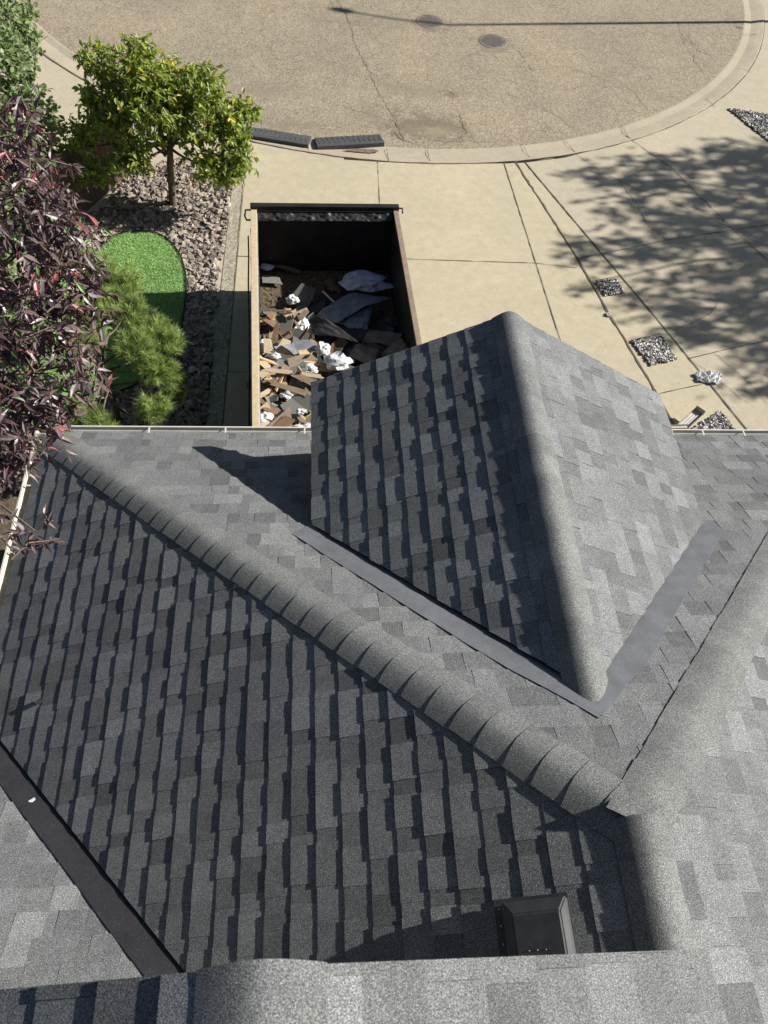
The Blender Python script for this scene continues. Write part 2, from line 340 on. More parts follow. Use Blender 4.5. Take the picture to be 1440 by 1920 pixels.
def inpoly(x, y, poly):
    c = False; j = len(poly)-1
    for i in range(len(poly)):
        if (poly[i][1] > y) != (poly[j][1] > y) and x < (poly[j][0]-poly[i][0])*(y-poly[i][1])/(poly[j][1]-poly[i][1])+poly[i][0]: c = not c
        j = i
    return c
# ---------------------------------------------------------------- stones
def stones(name, poly, count, size, m, z=0, flat=.5, heap=.0, tones=(.6, 1.3), mixbw=False, seed=1, avoid=None):
    r = np.random.default_rng(seed); xs = [p[0] for p in poly]; ys = [p[1] for p in poly]
    def inside(x, y):
        c = False; j = len(poly)-1
        for i in range(len(poly)):
            if (poly[i][1] > y) != (poly[j][1] > y) and x < (poly[j][0]-poly[i][0])*(y-poly[i][1])/(poly[j][1]-poly[i][1])+poly[i][0]: c = not c
            j = i
        return c
    base = np.array([(1, 0, 0), (.45, .9, .1), (-.6, .75, -.05), (-1, -.1, .1), (-.4, -.85, 0), (.6, -.7, .05), (.25, .2, .55), (-.35, -.1, .6)])
    fs = [(0, 1, 6), (1, 2, 6), (2, 7, 6), (2, 3, 7), (3, 4, 7), (4, 5, 7), (5, 6, 7), (5, 0, 6)]
    V = []; Fc = []; T = []; k = 0
    while k < count:
        x = r.uniform(min(xs), max(xs)); y = r.uniform(min(ys), max(ys))
        if not inside(x, y) or (avoid and inpoly(x, y, avoid)): continue
        s = size*r.uniform(.5, 1.5)*.5; pts = base*np.array([1, r.uniform(.45, .9), flat*2])*s+r.normal(0, .14*s, (8, 3))
        a, b, c_ = r.uniform(0, 2*PI), r.normal(0, .35), r.normal(0, .35)
        Rz = np.array(Matrix.Rotation(a, 3, 'Z') @ Matrix.Rotation(b, 3, 'X') @ Matrix.Rotation(c_, 3, 'Y'))
        pts = pts@Rz.T+np.array([x, y, z+r.uniform(0, heap)]); V.append(pts); o_ = len(V)*8-8
        Fc += [tuple(q+o_ for q in f) for f in fs]
        t = r.uniform(*tones)
        if mixbw: t = r.choice([.12, .3, .6, 1.1, 1.6], p=[.2, .2, .2, .22, .18])*r.uniform(.8, 1.2)
        T += [t]*len(fs); k += 1
    me = bpy.data.meshes.new(name); me.from_pydata(np.vstack(V).tolist(), [], Fc); me.materials.append(m)
    at = me.color_attributes.new('tone', 'FLOAT_COLOR', 'CORNER'); cols = np.repeat(np.array(T), 3); at.data.foreach_set('color', np.c_[cols, cols, cols, np.ones_like(cols)].ravel())
    o = bpy.data.objects.new(name, me); COL.objects.link(o); o['kind'] = 'stuff'; return o
def stonemat(name, c):
    m = mat(name, c, .85); n = N(m); n.col(n.mix(1, n.attr('tone'), n.ramp(n.noise(25, 4), [(.3, tuple(x*.8 for x in c)), (.7, tuple(x*1.2 for x in c))]), 'MULTIPLY')); return m
M['slate'] = stonemat('mauve_slate', (.34, .285, .245)); M['gravel'] = stonemat('mixed_gravel', (.60, .58, .55))
bed = PXs([(243, 325), (330, 300), (434, 300), (430, 420), (411, 500), (385, 810), (380, 980), (-60, 900), (-60, 560), (120, 440), (150, 418), (205, 382)])
poly_sheet('soil_bed', bed, -.012, M['soil'])
stones('slate_rock_bed', [(p.x, p.y) for p in bed], 7000, .125, M['slate'], .0, .34, .05, (.4, 1.35), seed=3, avoid=[(p.x, p.y) for p in tps])
for i, q in enumerate([[(1116, 531), (1152, 525), (1171, 552), (1134, 557)], [(1182, 642), (1239, 632), (1269, 676), (1219, 687)], [(1286, 812), (1350, 772), (1388, 822), (1440, 900), (1340, 900)], [(1362, 205), (1460, 219), (1700, 260), (1700, 330), (1440, 267)]]):
    P = PXs(q); poly_sheet('gravel_base', P, .0245, M['soil'] if 'soil' in M else None)
    area = abs(sum(P[k].x*P[(k+1) % len(P)].y-P[(k+1) % len(P)].x*P[k].y for k in range(len(P))))/2
    o = stones('gravel_patch', [(p.x, p.y) for p in P], min(9000, int(area*2800)), .045, M['gravel'], .03, .5, .02, mixbw=True, seed=20+i)
    tag(o, ['small square of black and white gravel nearest the cul-de-sac', 'middle square of black and white gravel in the drive strip', 'large gravel square beside the downspout and roof gutter', 'grey gravel bed at the right edge behind the kerb'][i])
# ---------------------------------------------------------------- artificial turf patch
o = poly_sheet('lawn', tps, tz, M['turf'], thick=.1)
def blades(name, poly, z, count, L, m, seed):
    r = np.random.default_rng(seed); xs = [p[0] for p in poly]; ys = [p[1] for p in poly]; V = []; T = []
    while len(V) < count:
        x = r.uniform(min(xs), max(xs)); y = r.uniform(min(ys), max(ys))
        if not inpoly(x, y, poly): continue
        a = r.uniform(0, 2*PI); d = np.array([math.cos(a), math.sin(a), 0]); ln = L*r.uniform(.6, 1.3); lean = r.uniform(0, 2*PI)
        p = np.array([x, y, z]); V.append([p-d*.006, p+d*.006, p+np.array([math.cos(lean)*.5, math.sin(lean)*.5, 1])*ln]); T.append(r.uniform(.55, 1.5))
    V = np.array(V).reshape(-1, 3); k = count; me = bpy.data.meshes.new(name)
    me.from_pydata(V.tolist(), [], [(3*i, 3*i+1, 3*i+2) for i in range(k)]); me.materials.append(m)
    at = me.color_attributes.new('tone', 'FLOAT_COLOR', 'CORNER'); c = np.repeat(np.array(T), 3); at.data.foreach_set('color', np.c_[c, c, c, np.ones_like(c)].ravel())
    o = bpy.data.objects.new(name, me); COL.objects.link(o); o['kind'] = 'stuff'; return o
tag(blades('turf', [(p.x, p.y) for p in tps], tz, 42000, .035, M['turfblade'], 5), 'bright green artificial turf blades in the curved patch')
bm = bmesh.new(); tube(bm, [p+Vector((0, 0, .015)) for p in tps]+[tps[0]+Vector((0, 0, .015))], .016, 6); o = bmobj('lawn_edging', bm, M['edging'])
tag(o, 'thin black edging strip curving round the green turf', 'edging'); 
# ---------------------------------------------------------------- house
Ze = 2.144; Yf = 6.044; Xl = -3.187; A = 5.199; S = .516; Xa = Xl+A; Ya = Yf-A; Za = Ze+S*A; Xr = Xa+A; Yv = 2.488
GX, GW, GY, GZ, GS = 2.069, 2.031, 5.872, 3.236, .555; GR = GZ+GS*GW
EXP = .2045
house = empty('house', (2.0, 0, 0), 'house with dark grey shingled hip roof, front dormer gable and white gutters', 'house')
TH_HI, TH_LO = .0142, .0102
def shingles(name, u0, u1, org, U, V, length, clips, parent, seed, tmul=1.0):
    """courses of laminated shingles on a slope; clips: (point, normal) keep the side the normal points away from"""
    r = random.Random(seed); U = Vector(U).normalized(); V = Vector(V).normalized(); Nn = U.cross(V)
    if Nn.z < 0: Nn = -Nn
    vs = []; fs = []; tn = []
    nc = int(length/EXP)+1
    for i in range(nc):
        v0 = i*EXP-.012; v1 = (i+1)*EXP+.01; u = u0-r.uniform(0, .3); tooth = r.random() < .5; pj = r.gauss(0, .001)
        while u < u1:
            wd = r.uniform(.13, .36) if tooth else r.uniform(.08, .24)
            # uneven spectrum of tones
            t = r.choice([.74, .82, .88, .94, 1.0, 1.0, 1.05, 1.10, 1.22]) * r.uniform(.96, 1.04)
            if not tooth: t *= .90
            h = (TH_HI*r.uniform(.88, 1.12) if tooth else TH_LO*r.uniform(.94, 1.06)); h1 = h*r.uniform(.92, 1.07); j0 = r.gauss(0, .0008)+pj; j1 = r.gauss(0, .0008)+pj
            ht = .0042 if tooth else .0038
            ins = .004 if tooth else -.0005
            k = len(vs)
            def P(uu, vv, hh): return org+U*uu+V*vv+Nn*hh
            um = u+wd*.5; hm = (h+h1)*.5*r.uniform(.96, 1.07); jm = (j0+j1)/2+r.gauss(0, .0008)
            vs += [P(u, v0+j0-ins, h), P(um, v0+jm-ins, hm), P(u+wd, v0+j1-ins, h1), P(u+wd, v1, ht), P(um, v1, ht), P(u, v1, ht),
                   P(u, v0+j0-ins, -.004), P(um, v0+jm-ins, -.004), P(u+wd, v0+j1-ins, -.004), P(u+wd, v1, -.004), P(u, v1, -.004)]
            fs += [(k, k+1, k+4, k+5), (k+1, k+2, k+3, k+4), (k, k+6, k+7, k+1), (k+1, k+7, k+8, k+2), (k+2, k+8, k+9, k+3), (k, k+5, k+10, k+6)]; tn += [t]*2+[t*.25]*4  # edge faces darkened: black asphalt edge, plus painted shade to deepen the course shadows
            u += wd+r.uniform(0, .0015); tooth = not tooth if r.random() < .9 else tooth
    # deck under the courses
    k = len(vs); vs += [org+U*(u0-.3)+V*-.012-Nn*.003, org+U*(u1+.3)+V*-.012-Nn*.003, org+U*(u1+.3)+V*length-Nn*.003, org+U*(u0-.3)+V*length-Nn*.003]; fs.append((k, k+1, k+2, k+3)); tn.append(.5)
    bm = bmesh.new(); lay = bm.loops.layers.float_color.new('tone'); bv = [bm.verts.new(v) for v in vs]
    for f, t in zip(fs, tn):
        bf = bm.faces.new([bv[q] for q in f])
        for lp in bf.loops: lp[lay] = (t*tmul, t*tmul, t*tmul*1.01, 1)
    for p, nn in clips:
        geom = bm.verts[:]+bm.edges[:]+bm.faces[:]
        bmesh.ops.bisect_plane(bm, geom=geom, plane_co=Vector(p), plane_no=Vector(nn), clear_outer=True, dist=1e-5)
    bm.normal_update()
    for f in bm.faces:
        if f.normal.dot(Nn) < -.5: f.normal_flip()
    return bmobj(name, bm, M['shingle'], parent, fixn=False)
cs = 1/math.sqrt(1+S*S); UPL = Vector((1, 0, S)); UPF = Vector((0, -1, S)); UPR = Vector((-1, 0, S))
hipL = (Vector((Xl, Yf, 0)), Vector((1, 1, 0))); hipR = (Vector((Xr, Yf, 0)), Vector((-1, 1, 0)))
val = (Vector((Xl+.05, Yv, 0)), Vector((1, 1, 0)))
neg = lambda c: (c[0], -c[1])
EO = .03; HO = .075; RO = .11
# left slope, front slope, right slope, wing slope
shingles('shingle_slope', -7, 0+.4, Vector((Xl-EO, Yf, Ze-S*EO)), (0, 1, 0), UPL, 5.95, [(Vector((Xl-HO, Yf-HO, 0)), hipL[1]), (Vector((Xl+.075, Yv, 0)), Vector((-1, -1, 0))), (Vector((Xa-RO, 0, 0)), Vector((1, 0, 0)))], house, 11)
shingles('shingle_slope', 0, Xr-Xl, Vector((Xl, Yf+EO, Ze-S*EO)), (1, 0, 0), UPF, 6.0, [(Vector((Xl+HO, Yf+HO, 0)), -hipL[1]), (Vector((Xr-HO, Yf+HO, 0)), -hipR[1])], house, 12)
shingles('shingle_slope', -7, .4, Vector((Xr+EO, Yf, Ze-S*EO)), (0, 1, 0), UPR, 5.95, [(Vector((Xr+HO, Yf-HO, 0)), Vector((-1, 1, 0))), (Vector((Xa+RO, 0, 0)), Vector((-1, 0, 0)))] , house, 13)
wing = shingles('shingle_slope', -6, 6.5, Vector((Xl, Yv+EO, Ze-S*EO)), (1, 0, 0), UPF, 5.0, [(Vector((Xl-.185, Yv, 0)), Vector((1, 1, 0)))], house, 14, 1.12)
tag(wing, 'bright lower roof slope left of the dark valley')
# valley metal of the wing
def strip(name, pts, m, parent, th=.004):
    bm = bmesh.new(); a = [bm.verts.new(p) for p in pts]; f = bm.faces.new(a); bm.normal_update()
    if f.normal.z < 0: f.normal_flip()
    r = bmesh.ops.extrude_face_region(bm, geom=[f]); bmesh.ops.translate(bm, vec=(0, 0, -th), verts=[v for v in r['geom'] if isinstance(v, bmesh.types.BMVert)])
    return bmobj(name, bm, m, parent)
def fz(y): return Ze+S*(Yf-y)
def wz(y): return Ze+S*(Yv-y)
a = []
N_ = 14
for i in range(N_+1):
    t = -.1+4.6*i/N_; a.append(Vector((Xl-.215+t+random.gauss(0, .006), Yv-t, wz(Yv-t)+.021)))
b = []
for i in range(N_+1):
    t = -.1+4.6*i/N_; b.append(Vector((Xl+.13+t, Yv-t, wz(Yv-t)+.021)))
strip('valley_flashing', a+b[::-1], M['flashdark'], house)
# dormer
dorm_bm = bmesh.new()
def prism(bm, outline, y0, y1):
    f = [bm.verts.new((x, y0, z)) for x, z in outline]; k = [bm.verts.new((x, y1, z)) for x, z in outline]
    bm.faces.new(f); bm.faces.new(k[::-1])
    for i in range(len(f)): bm.faces.new((f[i], f[(i+1) % len(f)], k[(i+1) % len(f)], k[i]))
gw = GW-.2; prism(dorm_bm, [(GX-gw, Ze-.3), (GX+gw, Ze-.3), (GX+gw, GZ+GS*.2-.06), (GX, GR-.09), (GX-gw, GZ+GS*.2-.06)], GY-.28, 1.6)
dormer = bmobj('dormer', dorm_bm, M['siding'], house)
fpl = (Vector((0, Yf, Ze+.055)), -Vector((0, S, 1)))       # keep above the main front plane
shear = .0
for sgn, sd in ((-1, 21), (1, 22)):
    ex = GX+sgn*GW; U_ = Vector((0, 1, 0)); Vv = Vector((-sgn, 0, GS))
    shingles('shingle_slope', -6.2, .2, Vector((ex, GY, GZ)), U_, Vv, GW*math.sqrt(1+GS*GS)+.02, [fpl, (Vector((GX+sgn*RO, 0, 0)), Vector((-sgn, 0, 0))), (Vector((GX, GY, 0)), Vector((.03, 1, 0)))], dormer, sd)
    # rake board and eave fascia
    yb = Yf-(GZ-Ze)/S
    bm = bmesh.new(); ey = GY-.01-.03*(ex-GX); q = [Vector((ex, ey, GZ-.012)), Vector((GX, GY-.01, GR-.05)), Vector((GX, GY-.01, GR-.17)), Vector((ex, ey, GZ-.15))]
    vs = [bm.verts.new(p) for p in q]; f = bm.faces.new(vs); r_ = bmesh.ops.extrude_face_region(bm, geom=[f]); bmesh.ops.translate(bm, vec=(0, -.04, 0), verts=[v for v in r_['geom'] if isinstance(v, bmesh.types.BMVert)])
    bmobj('rake_board', bm, M['cream'], dormer)
    bm = bmesh.new(); box(bm, (ex-sgn*.03, (GY-.06+yb)/2, GZ-.08), (.03, GY-.06-yb, .12)); bmobj('eave_fascia', bm, M['cream'], dormer)
    bm = bmesh.new(); box(bm, (ex-sgn*.13, (GY-.06+yb)/2, GZ-.13), (.22, GY-.08-yb, .012)); bmobj('soffit', bm, M['cream'], dormer)
    # valley flashing: on the main plane beside the intersection line
    a = []; b = []
    e0 = Vector((ex, yb)); e1 = Vector((GX, Yf-(GR-Ze)/S)); dd = (e1-e0); L_ = dd.length; dd.normalize(); side = Vector((dd.y, -dd.x))*(1 if (Vector((dd.y, -dd.x)).x*sgn > 0) else -1)
    wdt = .175 if sgn < 0 else .16
    for i in range(15):
        t = -.12+(L_+.20)*i/14; p = e0+dd*t; p2 = p+side*(wdt*(1-.45*max(0, i/14-.75)/.25)+random.gauss(0, .004)); pin = p-side*.12
        a.append(Vector((pin.x, pin.y, fz(pin.y)+.022))); b.append(Vector((p2.x, p2.y, fz(p2.y)+.020)))
    strip('valley_flashing', a+b[::-1], M['flash'], dormer, .012)

def caps(name, p0, D, nL, nR, length, parent, hw=.212, exp=.23, seed=3, mul=1.0, start=0, base=.0195, bulge=.009):
    """rounded cap pieces along a hip or ridge. D uphill direction; nL/nR the two roof normals"""
    D = Vector(D).normalized(); nL = Vector(nL).normalized(); nR = Vector(nR).normalized()
    lL = D.cross(nL); lR = D.cross(nR)
    up = (nL+nR).normalized()
    if lL.dot(up) > 0: lL = -lL
    if lR.dot(up) > 0: lR = -lR
    if lL.dot(lR) > 0: lR = -lR
    r = random.Random(seed); bm = bmesh.new(); lay = bm.loops.layers.float_color.new('tone'); K = 14
    n_ = int(length/exp)
    for i in range(n_+1):
        s0 = start+i*exp+r.gauss(0, .004); s1 = start+(i+1)*exp+.035; t = r.choice([.92, .97, 1.0, 1.05, 1.1])*mul
        sk = r.gauss(0, .008); wl = hw*r.uniform(.97, 1.03); wr = hw*r.uniform(.97, 1.03); rows = []
        for (s, lift, skew) in ((s0, .011, sk), (s0+.06, .009, sk*.8), (s1, .003, 0)):
            row = []
            for k in range(K+1):
                tt = k/K; q = 2*tt-1; e_ = .42; nf = (math.sqrt(1+e_*e_)+1)/2
                pp = lL*wl*((math.sqrt(q*q+e_*e_)-q)/2/nf)+lR*wr*((math.sqrt(q*q+e_*e_)+q)/2/nf)
                bow = -.012*math.sin(PI*tt)
                row.append(p0+D*(s+skew*(tt-.5)+bow)+pp+up*(base+lift*(1-.3*abs(q))+bulge*(1-q*q)))
            rows.append(row)
        top = [[bm.verts.new(v) for v in row] for row in rows]; bot = [bm.verts.new(v-up*.011) for v in rows[0]]
        fL = []; 
        for a_, b_ in zip(top[:-1], top[1:]):
            for k in range(K): f = bm.faces.new((a_[k], a_[k+1], b_[k+1], b_[k])); f.smooth = True; fL.append((f, t))
        tp_ = [bm.verts.new(v) for v in rows[0]]
        for k in range(K): fL.append((bm.faces.new((bot[k], bot[k+1], tp_[k+1], tp_[k])), t*.3))
        for col_ in (0, K):
            hi_ = [bm.verts.new(rw[col_]) for rw in rows]; lo = [bm.verts.new(rw[col_]-up*.03) for rw in rows]
            for q in range(2): fL.append((bm.faces.new((hi_[q], hi_[q+1], lo[q+1], lo[q])), t*.4))
        for f, tt in fL:
            for lp in f.loops: lp[lay] = (tt, tt, tt*.99, 1)
    bm.normal_update()
    for f in bm.faces:
        if f.smooth and f.normal.dot(up) < 0: f.normal_flip()
    return bmobj(name, bm, M['cap'], parent, fixn=False)
nLm = (-S, 0, 1); nFm = (0, S, 1); nRm = (S, 0, 1)
HL = A*math.sqrt(2+S*S)
caps('hip_cap', Vector((Xl, Yf, Ze)), (1, -1, S), nLm, nFm, HL-.06, house, seed=5, start=.02)
caps('hip_cap', Vector((Xr, Yf, Ze)), (-1, -1, S), nRm, nFm, HL-.2, house, seed=6, start=.02)
caps('ridge_cap', Vector((Xa+.015, Ya+.02, Za+.012)), (0, -1, 0), nLm, nRm, 3.2, house, hw=.215, seed=7, exp=.24, bulge=.036)
gl = (-GS, 0, 1); gr = (GS, 0, 1)
GB = GY-(Yf-(GR-Ze)/S)
caps('ridge_cap', Vector((GX, GY, GR)), (0, -1, 0), gl, gr, GB-.2, dormer, hw=.215, seed=8, mul=1.0, bulge=.036)
# house walls
bm = bmesh.new(); box(bm, ((Xl+Xr)/2, (5.62-6)/2, (Ze-.2)/2-.05), (Xr-Xl-.9, 5.62+6, Ze-.1)); bmobj('wall', bm, M['siding'], house)
bm = bmesh.new(); box(bm, ((Xl+Xr)/2, Yf-.25, Ze-.11), (Xr-Xl-.1, .46, .012)); box(bm, (Xl+.25, 0, Ze-.125), (.46, 11.5, .012)); bmobj('soffit', bm, M['cream'], house)
bm = bmesh.new(); box(bm, ((Xl+Xr)/2, Yf-.012, Ze-.085), (Xr-Xl-.02, .022, .15)); bmobj('fascia', bm, M['cream'], house)
bm = bmesh.new(); box(bm, (Xl+.012, (Yf+Yv)/2-.02, Ze-.085), (.022, Yf-Yv, .15)); bmobj('fascia', bm, M['cream'], house)
bm = bmesh.new(); box(bm, ((Xl+Xr)/2, Yf+.018, Ze-.018), (Xr-Xl, .035, .006)); box(bm, (Xl-.018, (Yf+Yv)/2, Ze-.018), (.035, Yf-Yv, .006)); bmobj('drip_edge', bm, M['cream'], house)
def gutter(p0, p1, out, parent, hang, m=M['white']):
    """open K-style trough from p0 to p1; out = outward unit"""
    p0 = Vector(p0); p1 = Vector(p1); out = Vector(out); Z = Vector((0, 0, 1))
    prof = [(.0, .0), (.0, -.125), (.075, -.125), (.10, -.06), (.128, -.03), (.130, .0), (.112, .002), (.112, -.004), (.122, -.007), (.118, -.028), (.092, -.058), (.068, -.118), (.006, -.118), (.006, .0)]
    bm = bmesh.new(); r0 = [bm.verts.new(p0+out*a+Z*b) for a, b in prof]; r1 = [bm.verts.new(p1+out*a+Z*b) for a, b in prof]
    for i in range(len(prof)): bm.faces.new((r0[i], r0[(i+1) % len(prof)], r1[(i+1) % len(prof)], r1[i]))
    for P_ in (p0, p1):
        q = [bm.verts.new(P_+out*a+Z*b) for a, b in prof[:6]]; bm.faces.new(q)
    g = bmobj('gutter', bm, m, parent)
    bm = bmesh.new(); q = [p0+out*.008-Z*.1165, p0+out*.066-Z*.1165, p1+out*.066-Z*.1165, p1+out*.008-Z*.1165]; vs = [bm.verts.new(v) for v in q]; bm.faces.new(vs); bmobj('trough_bottom', bm, M['trough'], g)
    D = (p1-p0).normalized()
    for t in hang:
        bm = bmesh.new(); c = p0+D*t; rot = Matrix((D, out, Z)).transposed(); box(bm, c+out*.062-Z*.006, (.018, .118, .008), rot); bmobj('hanger', bm, M['white'], g)
    return g
gz = Ze-.012
yl = Yf+.025
def gx(px): return W(px, 824, Ze).x
hangs = [gx(p)-(Xl-.13) for p in (280, 425, 575, 1040, 1270, 1405)]
gutter((Xl-.155, yl, gz), (Xr+.15, yl, gz), (0, 1, 0), house, hangs+[8.6, 9.8])
gutter((Xl-.025, Yf+.15, gz), (Xl-.025, Yv-.1, gz), (-1, 0, 0), house, [.9, 1.8, 2.7], M['cream'])
# vent on the left slope
def onleft(px, py):
    d = CF+CR*((px-720)/FPX)-CU*((py-960)/FPX); nn = Vector((-S, 0, 1)); return Vector((0, 0, CAMZ))+d*((Ze-S*Xl-CAMZ)/d.dot(nn))
va, vb = onleft(948, 1690), onleft(1062, 1686); vc = (va+vb)/2
U_ = Vector((0, 1, 0)); V_ = Vector((1, 0, S)).normalized(); N3 = Vector((-S, 0, 1)).normalized()
rot = Matrix((V_, U_, N3)).transposed(); hs = .20
vo = vc-U_*hs*1.0
bm = bmesh.new(); box(bm, vo-V_*.03+N3*.014, (hs*2+.07, hs*2+.05, .006), rot, .002); vent = bmobj('roof_vent', bm, M['vent'], house)
bm = bmesh.new()
lo = [vo+V_*(a*hs)+U_*(b*hs)+N3*.022 for a, b in ((-1, -1), (1, -1), (1, 1), (-1, 1))]; md = [vo+V_*(a*hs)+U_*(b*hs)+N3*.085 for a, b in ((-1, -1), (1, -1), (1, 1), (-1, 1))]
hi = [vo+V_*(a)+U_*(b)+N3*.15 for a, b in ((-hs*.62, -hs*.68), (hs*.84, -hs*.68), (hs*.84, hs*.62), (-hs*.62, hs*.62))]
L0, L1, L2 = ([bm.verts.new(p) for p in q] for q in (lo, md, hi))
for a_, b_ in ((L0, L1), (L1, L2)):
    for k in range(4): bm.faces.new((a_[k], a_[(k+1) % 4], b_[(k+1) % 4], b_[k]))
bm.faces.new(L2); bm.faces.new(L0[::-1]); bmesh.ops.bevel(bm, geom=bm.edges[:], offset=.009, segments=3, affect='EDGES'); bmobj('hood', bm, M['vent'], vent)
for k in (-.12, -.02, .08, .17):
    bm = bmesh.new(); c = vo-V_*(hs+.03)+U_*k+N3*.02; bmesh.ops.create_uvsphere(bm, u_segments=8, v_segments=5, radius=.007, matrix=Matrix.Translation(c)); bmobj('screw', bm, M['screw'], vent)
for k in (-.05, 0, .05):
    bm = bmesh.new(); c = vo+V_*k-U_*.07+N3*.151; bmesh.ops.create_uvsphere(bm, u_segments=8, v_segments=5, radius=.0035, matrix=Matrix.Translation(c)); bmobj('screw', bm, M['screw'], vent)
# nail heads on the ridge start, bits on the shingles
# downspout extension near the right gutter
ds = empty('downspout_extension', W(1280, 805, .15), 'ribbed white downspout extension flipped up over the large gravel square', 'downspout')
a = W(1252, 826, .22); b = W(1311, 772, .22); D = (b-a).normalized(); Sd = Vector((-D.y, D.x, 0)); 
def channel(name, a, b, wd, ht, m, parent, ribs=4):
    D = (b-a).normalized(); Sd = D.cross(Vector((0, 0, 1))).normalized(); Up = Sd.cross(D); bm = bmesh.new()
    prof = [(-wd/2, ht), (-wd/2, 0)]
    for k in range(ribs): x = -wd/2+wd*(k+.3)/ribs; prof += [(x, 0), (x+wd*.12/ribs*2, .008), (x+wd*.5/ribs, 0)]
    prof += [(wd/2, 0), (wd/2, ht)]
    r0 = [bm.verts.new(a+Sd*p+Up*q) for p, q in prof]; r1 = [bm.verts.new(b+Sd*p+Up*q) for p, q in prof]
    fs = [bm.faces.new((r0[i], r0[i+1], r1[i+1], r1[i])) for i in range(len(prof)-1)]
    r_ = bmesh.ops.extrude_face_region(bm, geom=fs); bmesh.ops.translate(bm, vec=-Up*.004, verts=[v for v in r_['geom'] if isinstance(v, bmesh.types.BMVert)])
    return bmobj(name, bm, m, parent)
M['dsp'] = simple('grey_downspout', (.42, .40, .36), (.52, .5, .45), 8, .5)
channel('channel', a, b, .17, .06, M['dsp'], ds)
bm = bmesh.new(); box(bm, b+D*.004+Vector((0, 0, .04)), (.012, .18, .11), Matrix((D, Sd, Vector((0, 0, 1)))).transposed()); bmobj('end_lip', bm, M['white'], ds)
channel('elbow', W(1238, 803, .36), W(1289, 802, .34), .07, .05, M['white'], ds, 2)
bm = bmesh.new(); tube(bm, [Vector((W(1240, 803, .36).x, 5.7, .3)), Vector((W(1240, 803, .36).x, 5.68, Ze-.15))], .045, 8); bmobj('pipe', bm, M['white'], ds)
# ---------------------------------------------------------------- upper roof close to the camera
ur = empty('upper_house_roof', (-.1, 0, 5), 'nearest grey shingle roof edge crossing the very bottom of the picture', 'roof')
UZ = CAMZ-2.2; pr = W(487, 1812, UZ); UX = pr.x; UY = pr.y
for sgn, sd in ((-1, 31), (1, 32)):
    ex = UX+sgn*2.6; Ls = 2.6*math.sqrt(1+S*S)
    shingles('shingle_slope', -3.0, 0, Vector((ex, UY, UZ-S*2.6)), (0, 1, 0), (-sgn, 0, S), Ls, [(Vector((UX+sgn*.06, 0, 0)), Vector((-sgn, 0, 0))), (Vector((0, UY, 0)), Vector((0, 1, 0)))], ur, sd)
    bm = bmesh.new(); q = [Vector((ex, UY-.004, UZ-S*2.6-.008)), Vector((UX, UY-.004, UZ-.06)), Vector((UX, UY-.004, UZ-.15)), Vector((ex, UY-.004, UZ-S*2.6-.12))]
    vs = [bm.verts.new(p) for p in q]; f = bm.faces.new(vs); r_ = bmesh.ops.extrude_face_region(bm, geom=[f]); bmesh.ops.translate(bm, vec=(0, -.035, 0), verts=[v for v in r_['geom'] if isinstance(v, bmesh.types.BMVert)])
    bmobj('rake_board', bm, M['cream'], ur)
caps('ridge_cap', Vector((UX, UY, UZ)), (0, -1, 0), nLm, nRm, 2.2, ur, hw=.195, seed=9, exp=.9, start=-.0, base=.016, bulge=.010)
bm = bmesh.new(); prism(bm, [(UX-2.4, 3.2), (UX+2.4, 3.2), (UX+2.4, UZ-S*2.4-.05), (UX, UZ-.05), (UX-2.4, UZ-S*2.4-.05)], UY-.35, UY-3); bmobj('wall', bm, M['siding'], ur)
for o in ur.children:
    if o.name.startswith(('shingle', 'ridge')): o.data.materials[0] = M['nearshingle']
# ---------------------------------------------------------------- dumpster
DX, DY, DROT, DZ = .295, 11.331, R(2.395), 1.71
dE = Vector((math.cos(DROT), math.sin(DROT), 0)); dN = Vector((-math.sin(DROT), math.cos(DROT), 0)); dC = Vector((DX, DY, 0)); DL = 5.08
def D(x, y, z): return dC+dE*x-dN*y+Vector((0, 0, z))          # x across, y towards the house, z up
Drot = Matrix((dE, dN, Vector((0, 0, 1)))).transposed()
dump = empty('dumpster', D(0, DL/2, 0), 'open black steel dumpster full of roofing tear-off on the driveway', 'dumpster')
def dbox(name, c, s, m, parent=dump, bev=.006, more=()):
    bm = bmesh.new(); box(bm, D(*c), s, Drot, bev)
    for c2, s2 in more: box(bm, D(*c2), s2, Drot, bev)
    return bmobj(name, bm, m, parent)
dbox('floor', (0, DL/2, .42), (2.40, DL-.04, .06), M['rags'])
for sx in (-1, 1):
    wl = dbox('side_wall', (sx*1.195, DL/2, 1.07), (.04, DL, 1.24), M['dirtysteel'])
    for k in range(7): dbox('rib', (sx*1.245, .35+k*.72, 1.0), (.055, .07, 1.1), M['blacksteel'], wl)
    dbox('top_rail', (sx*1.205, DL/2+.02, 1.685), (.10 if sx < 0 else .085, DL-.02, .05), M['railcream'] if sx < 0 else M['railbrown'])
dbox('end_wall', (0, .02, 1.07), (2.35, .04, 1.24), M['blacksteel']); dbox('end_wall', (0, DL-.02, 1.07), (2.35, .04, 1.24), M['blacksteel'])
dbox('end_beam', (0, -.03, 1.72), (2.52, .10, .09), M['blacksteel'])
dbox('inner_lip', (-1.155, DL/2, 1.63), (.02, DL-.1, .05), M['feltgrey'])
dbox('skid', (-.8, DL/2, .2), (.12, DL-.1, .38), M['blacksteel']); dbox('skid', (.8, DL/2, .2), (.12, DL-.1, .38), M['blacksteel'])
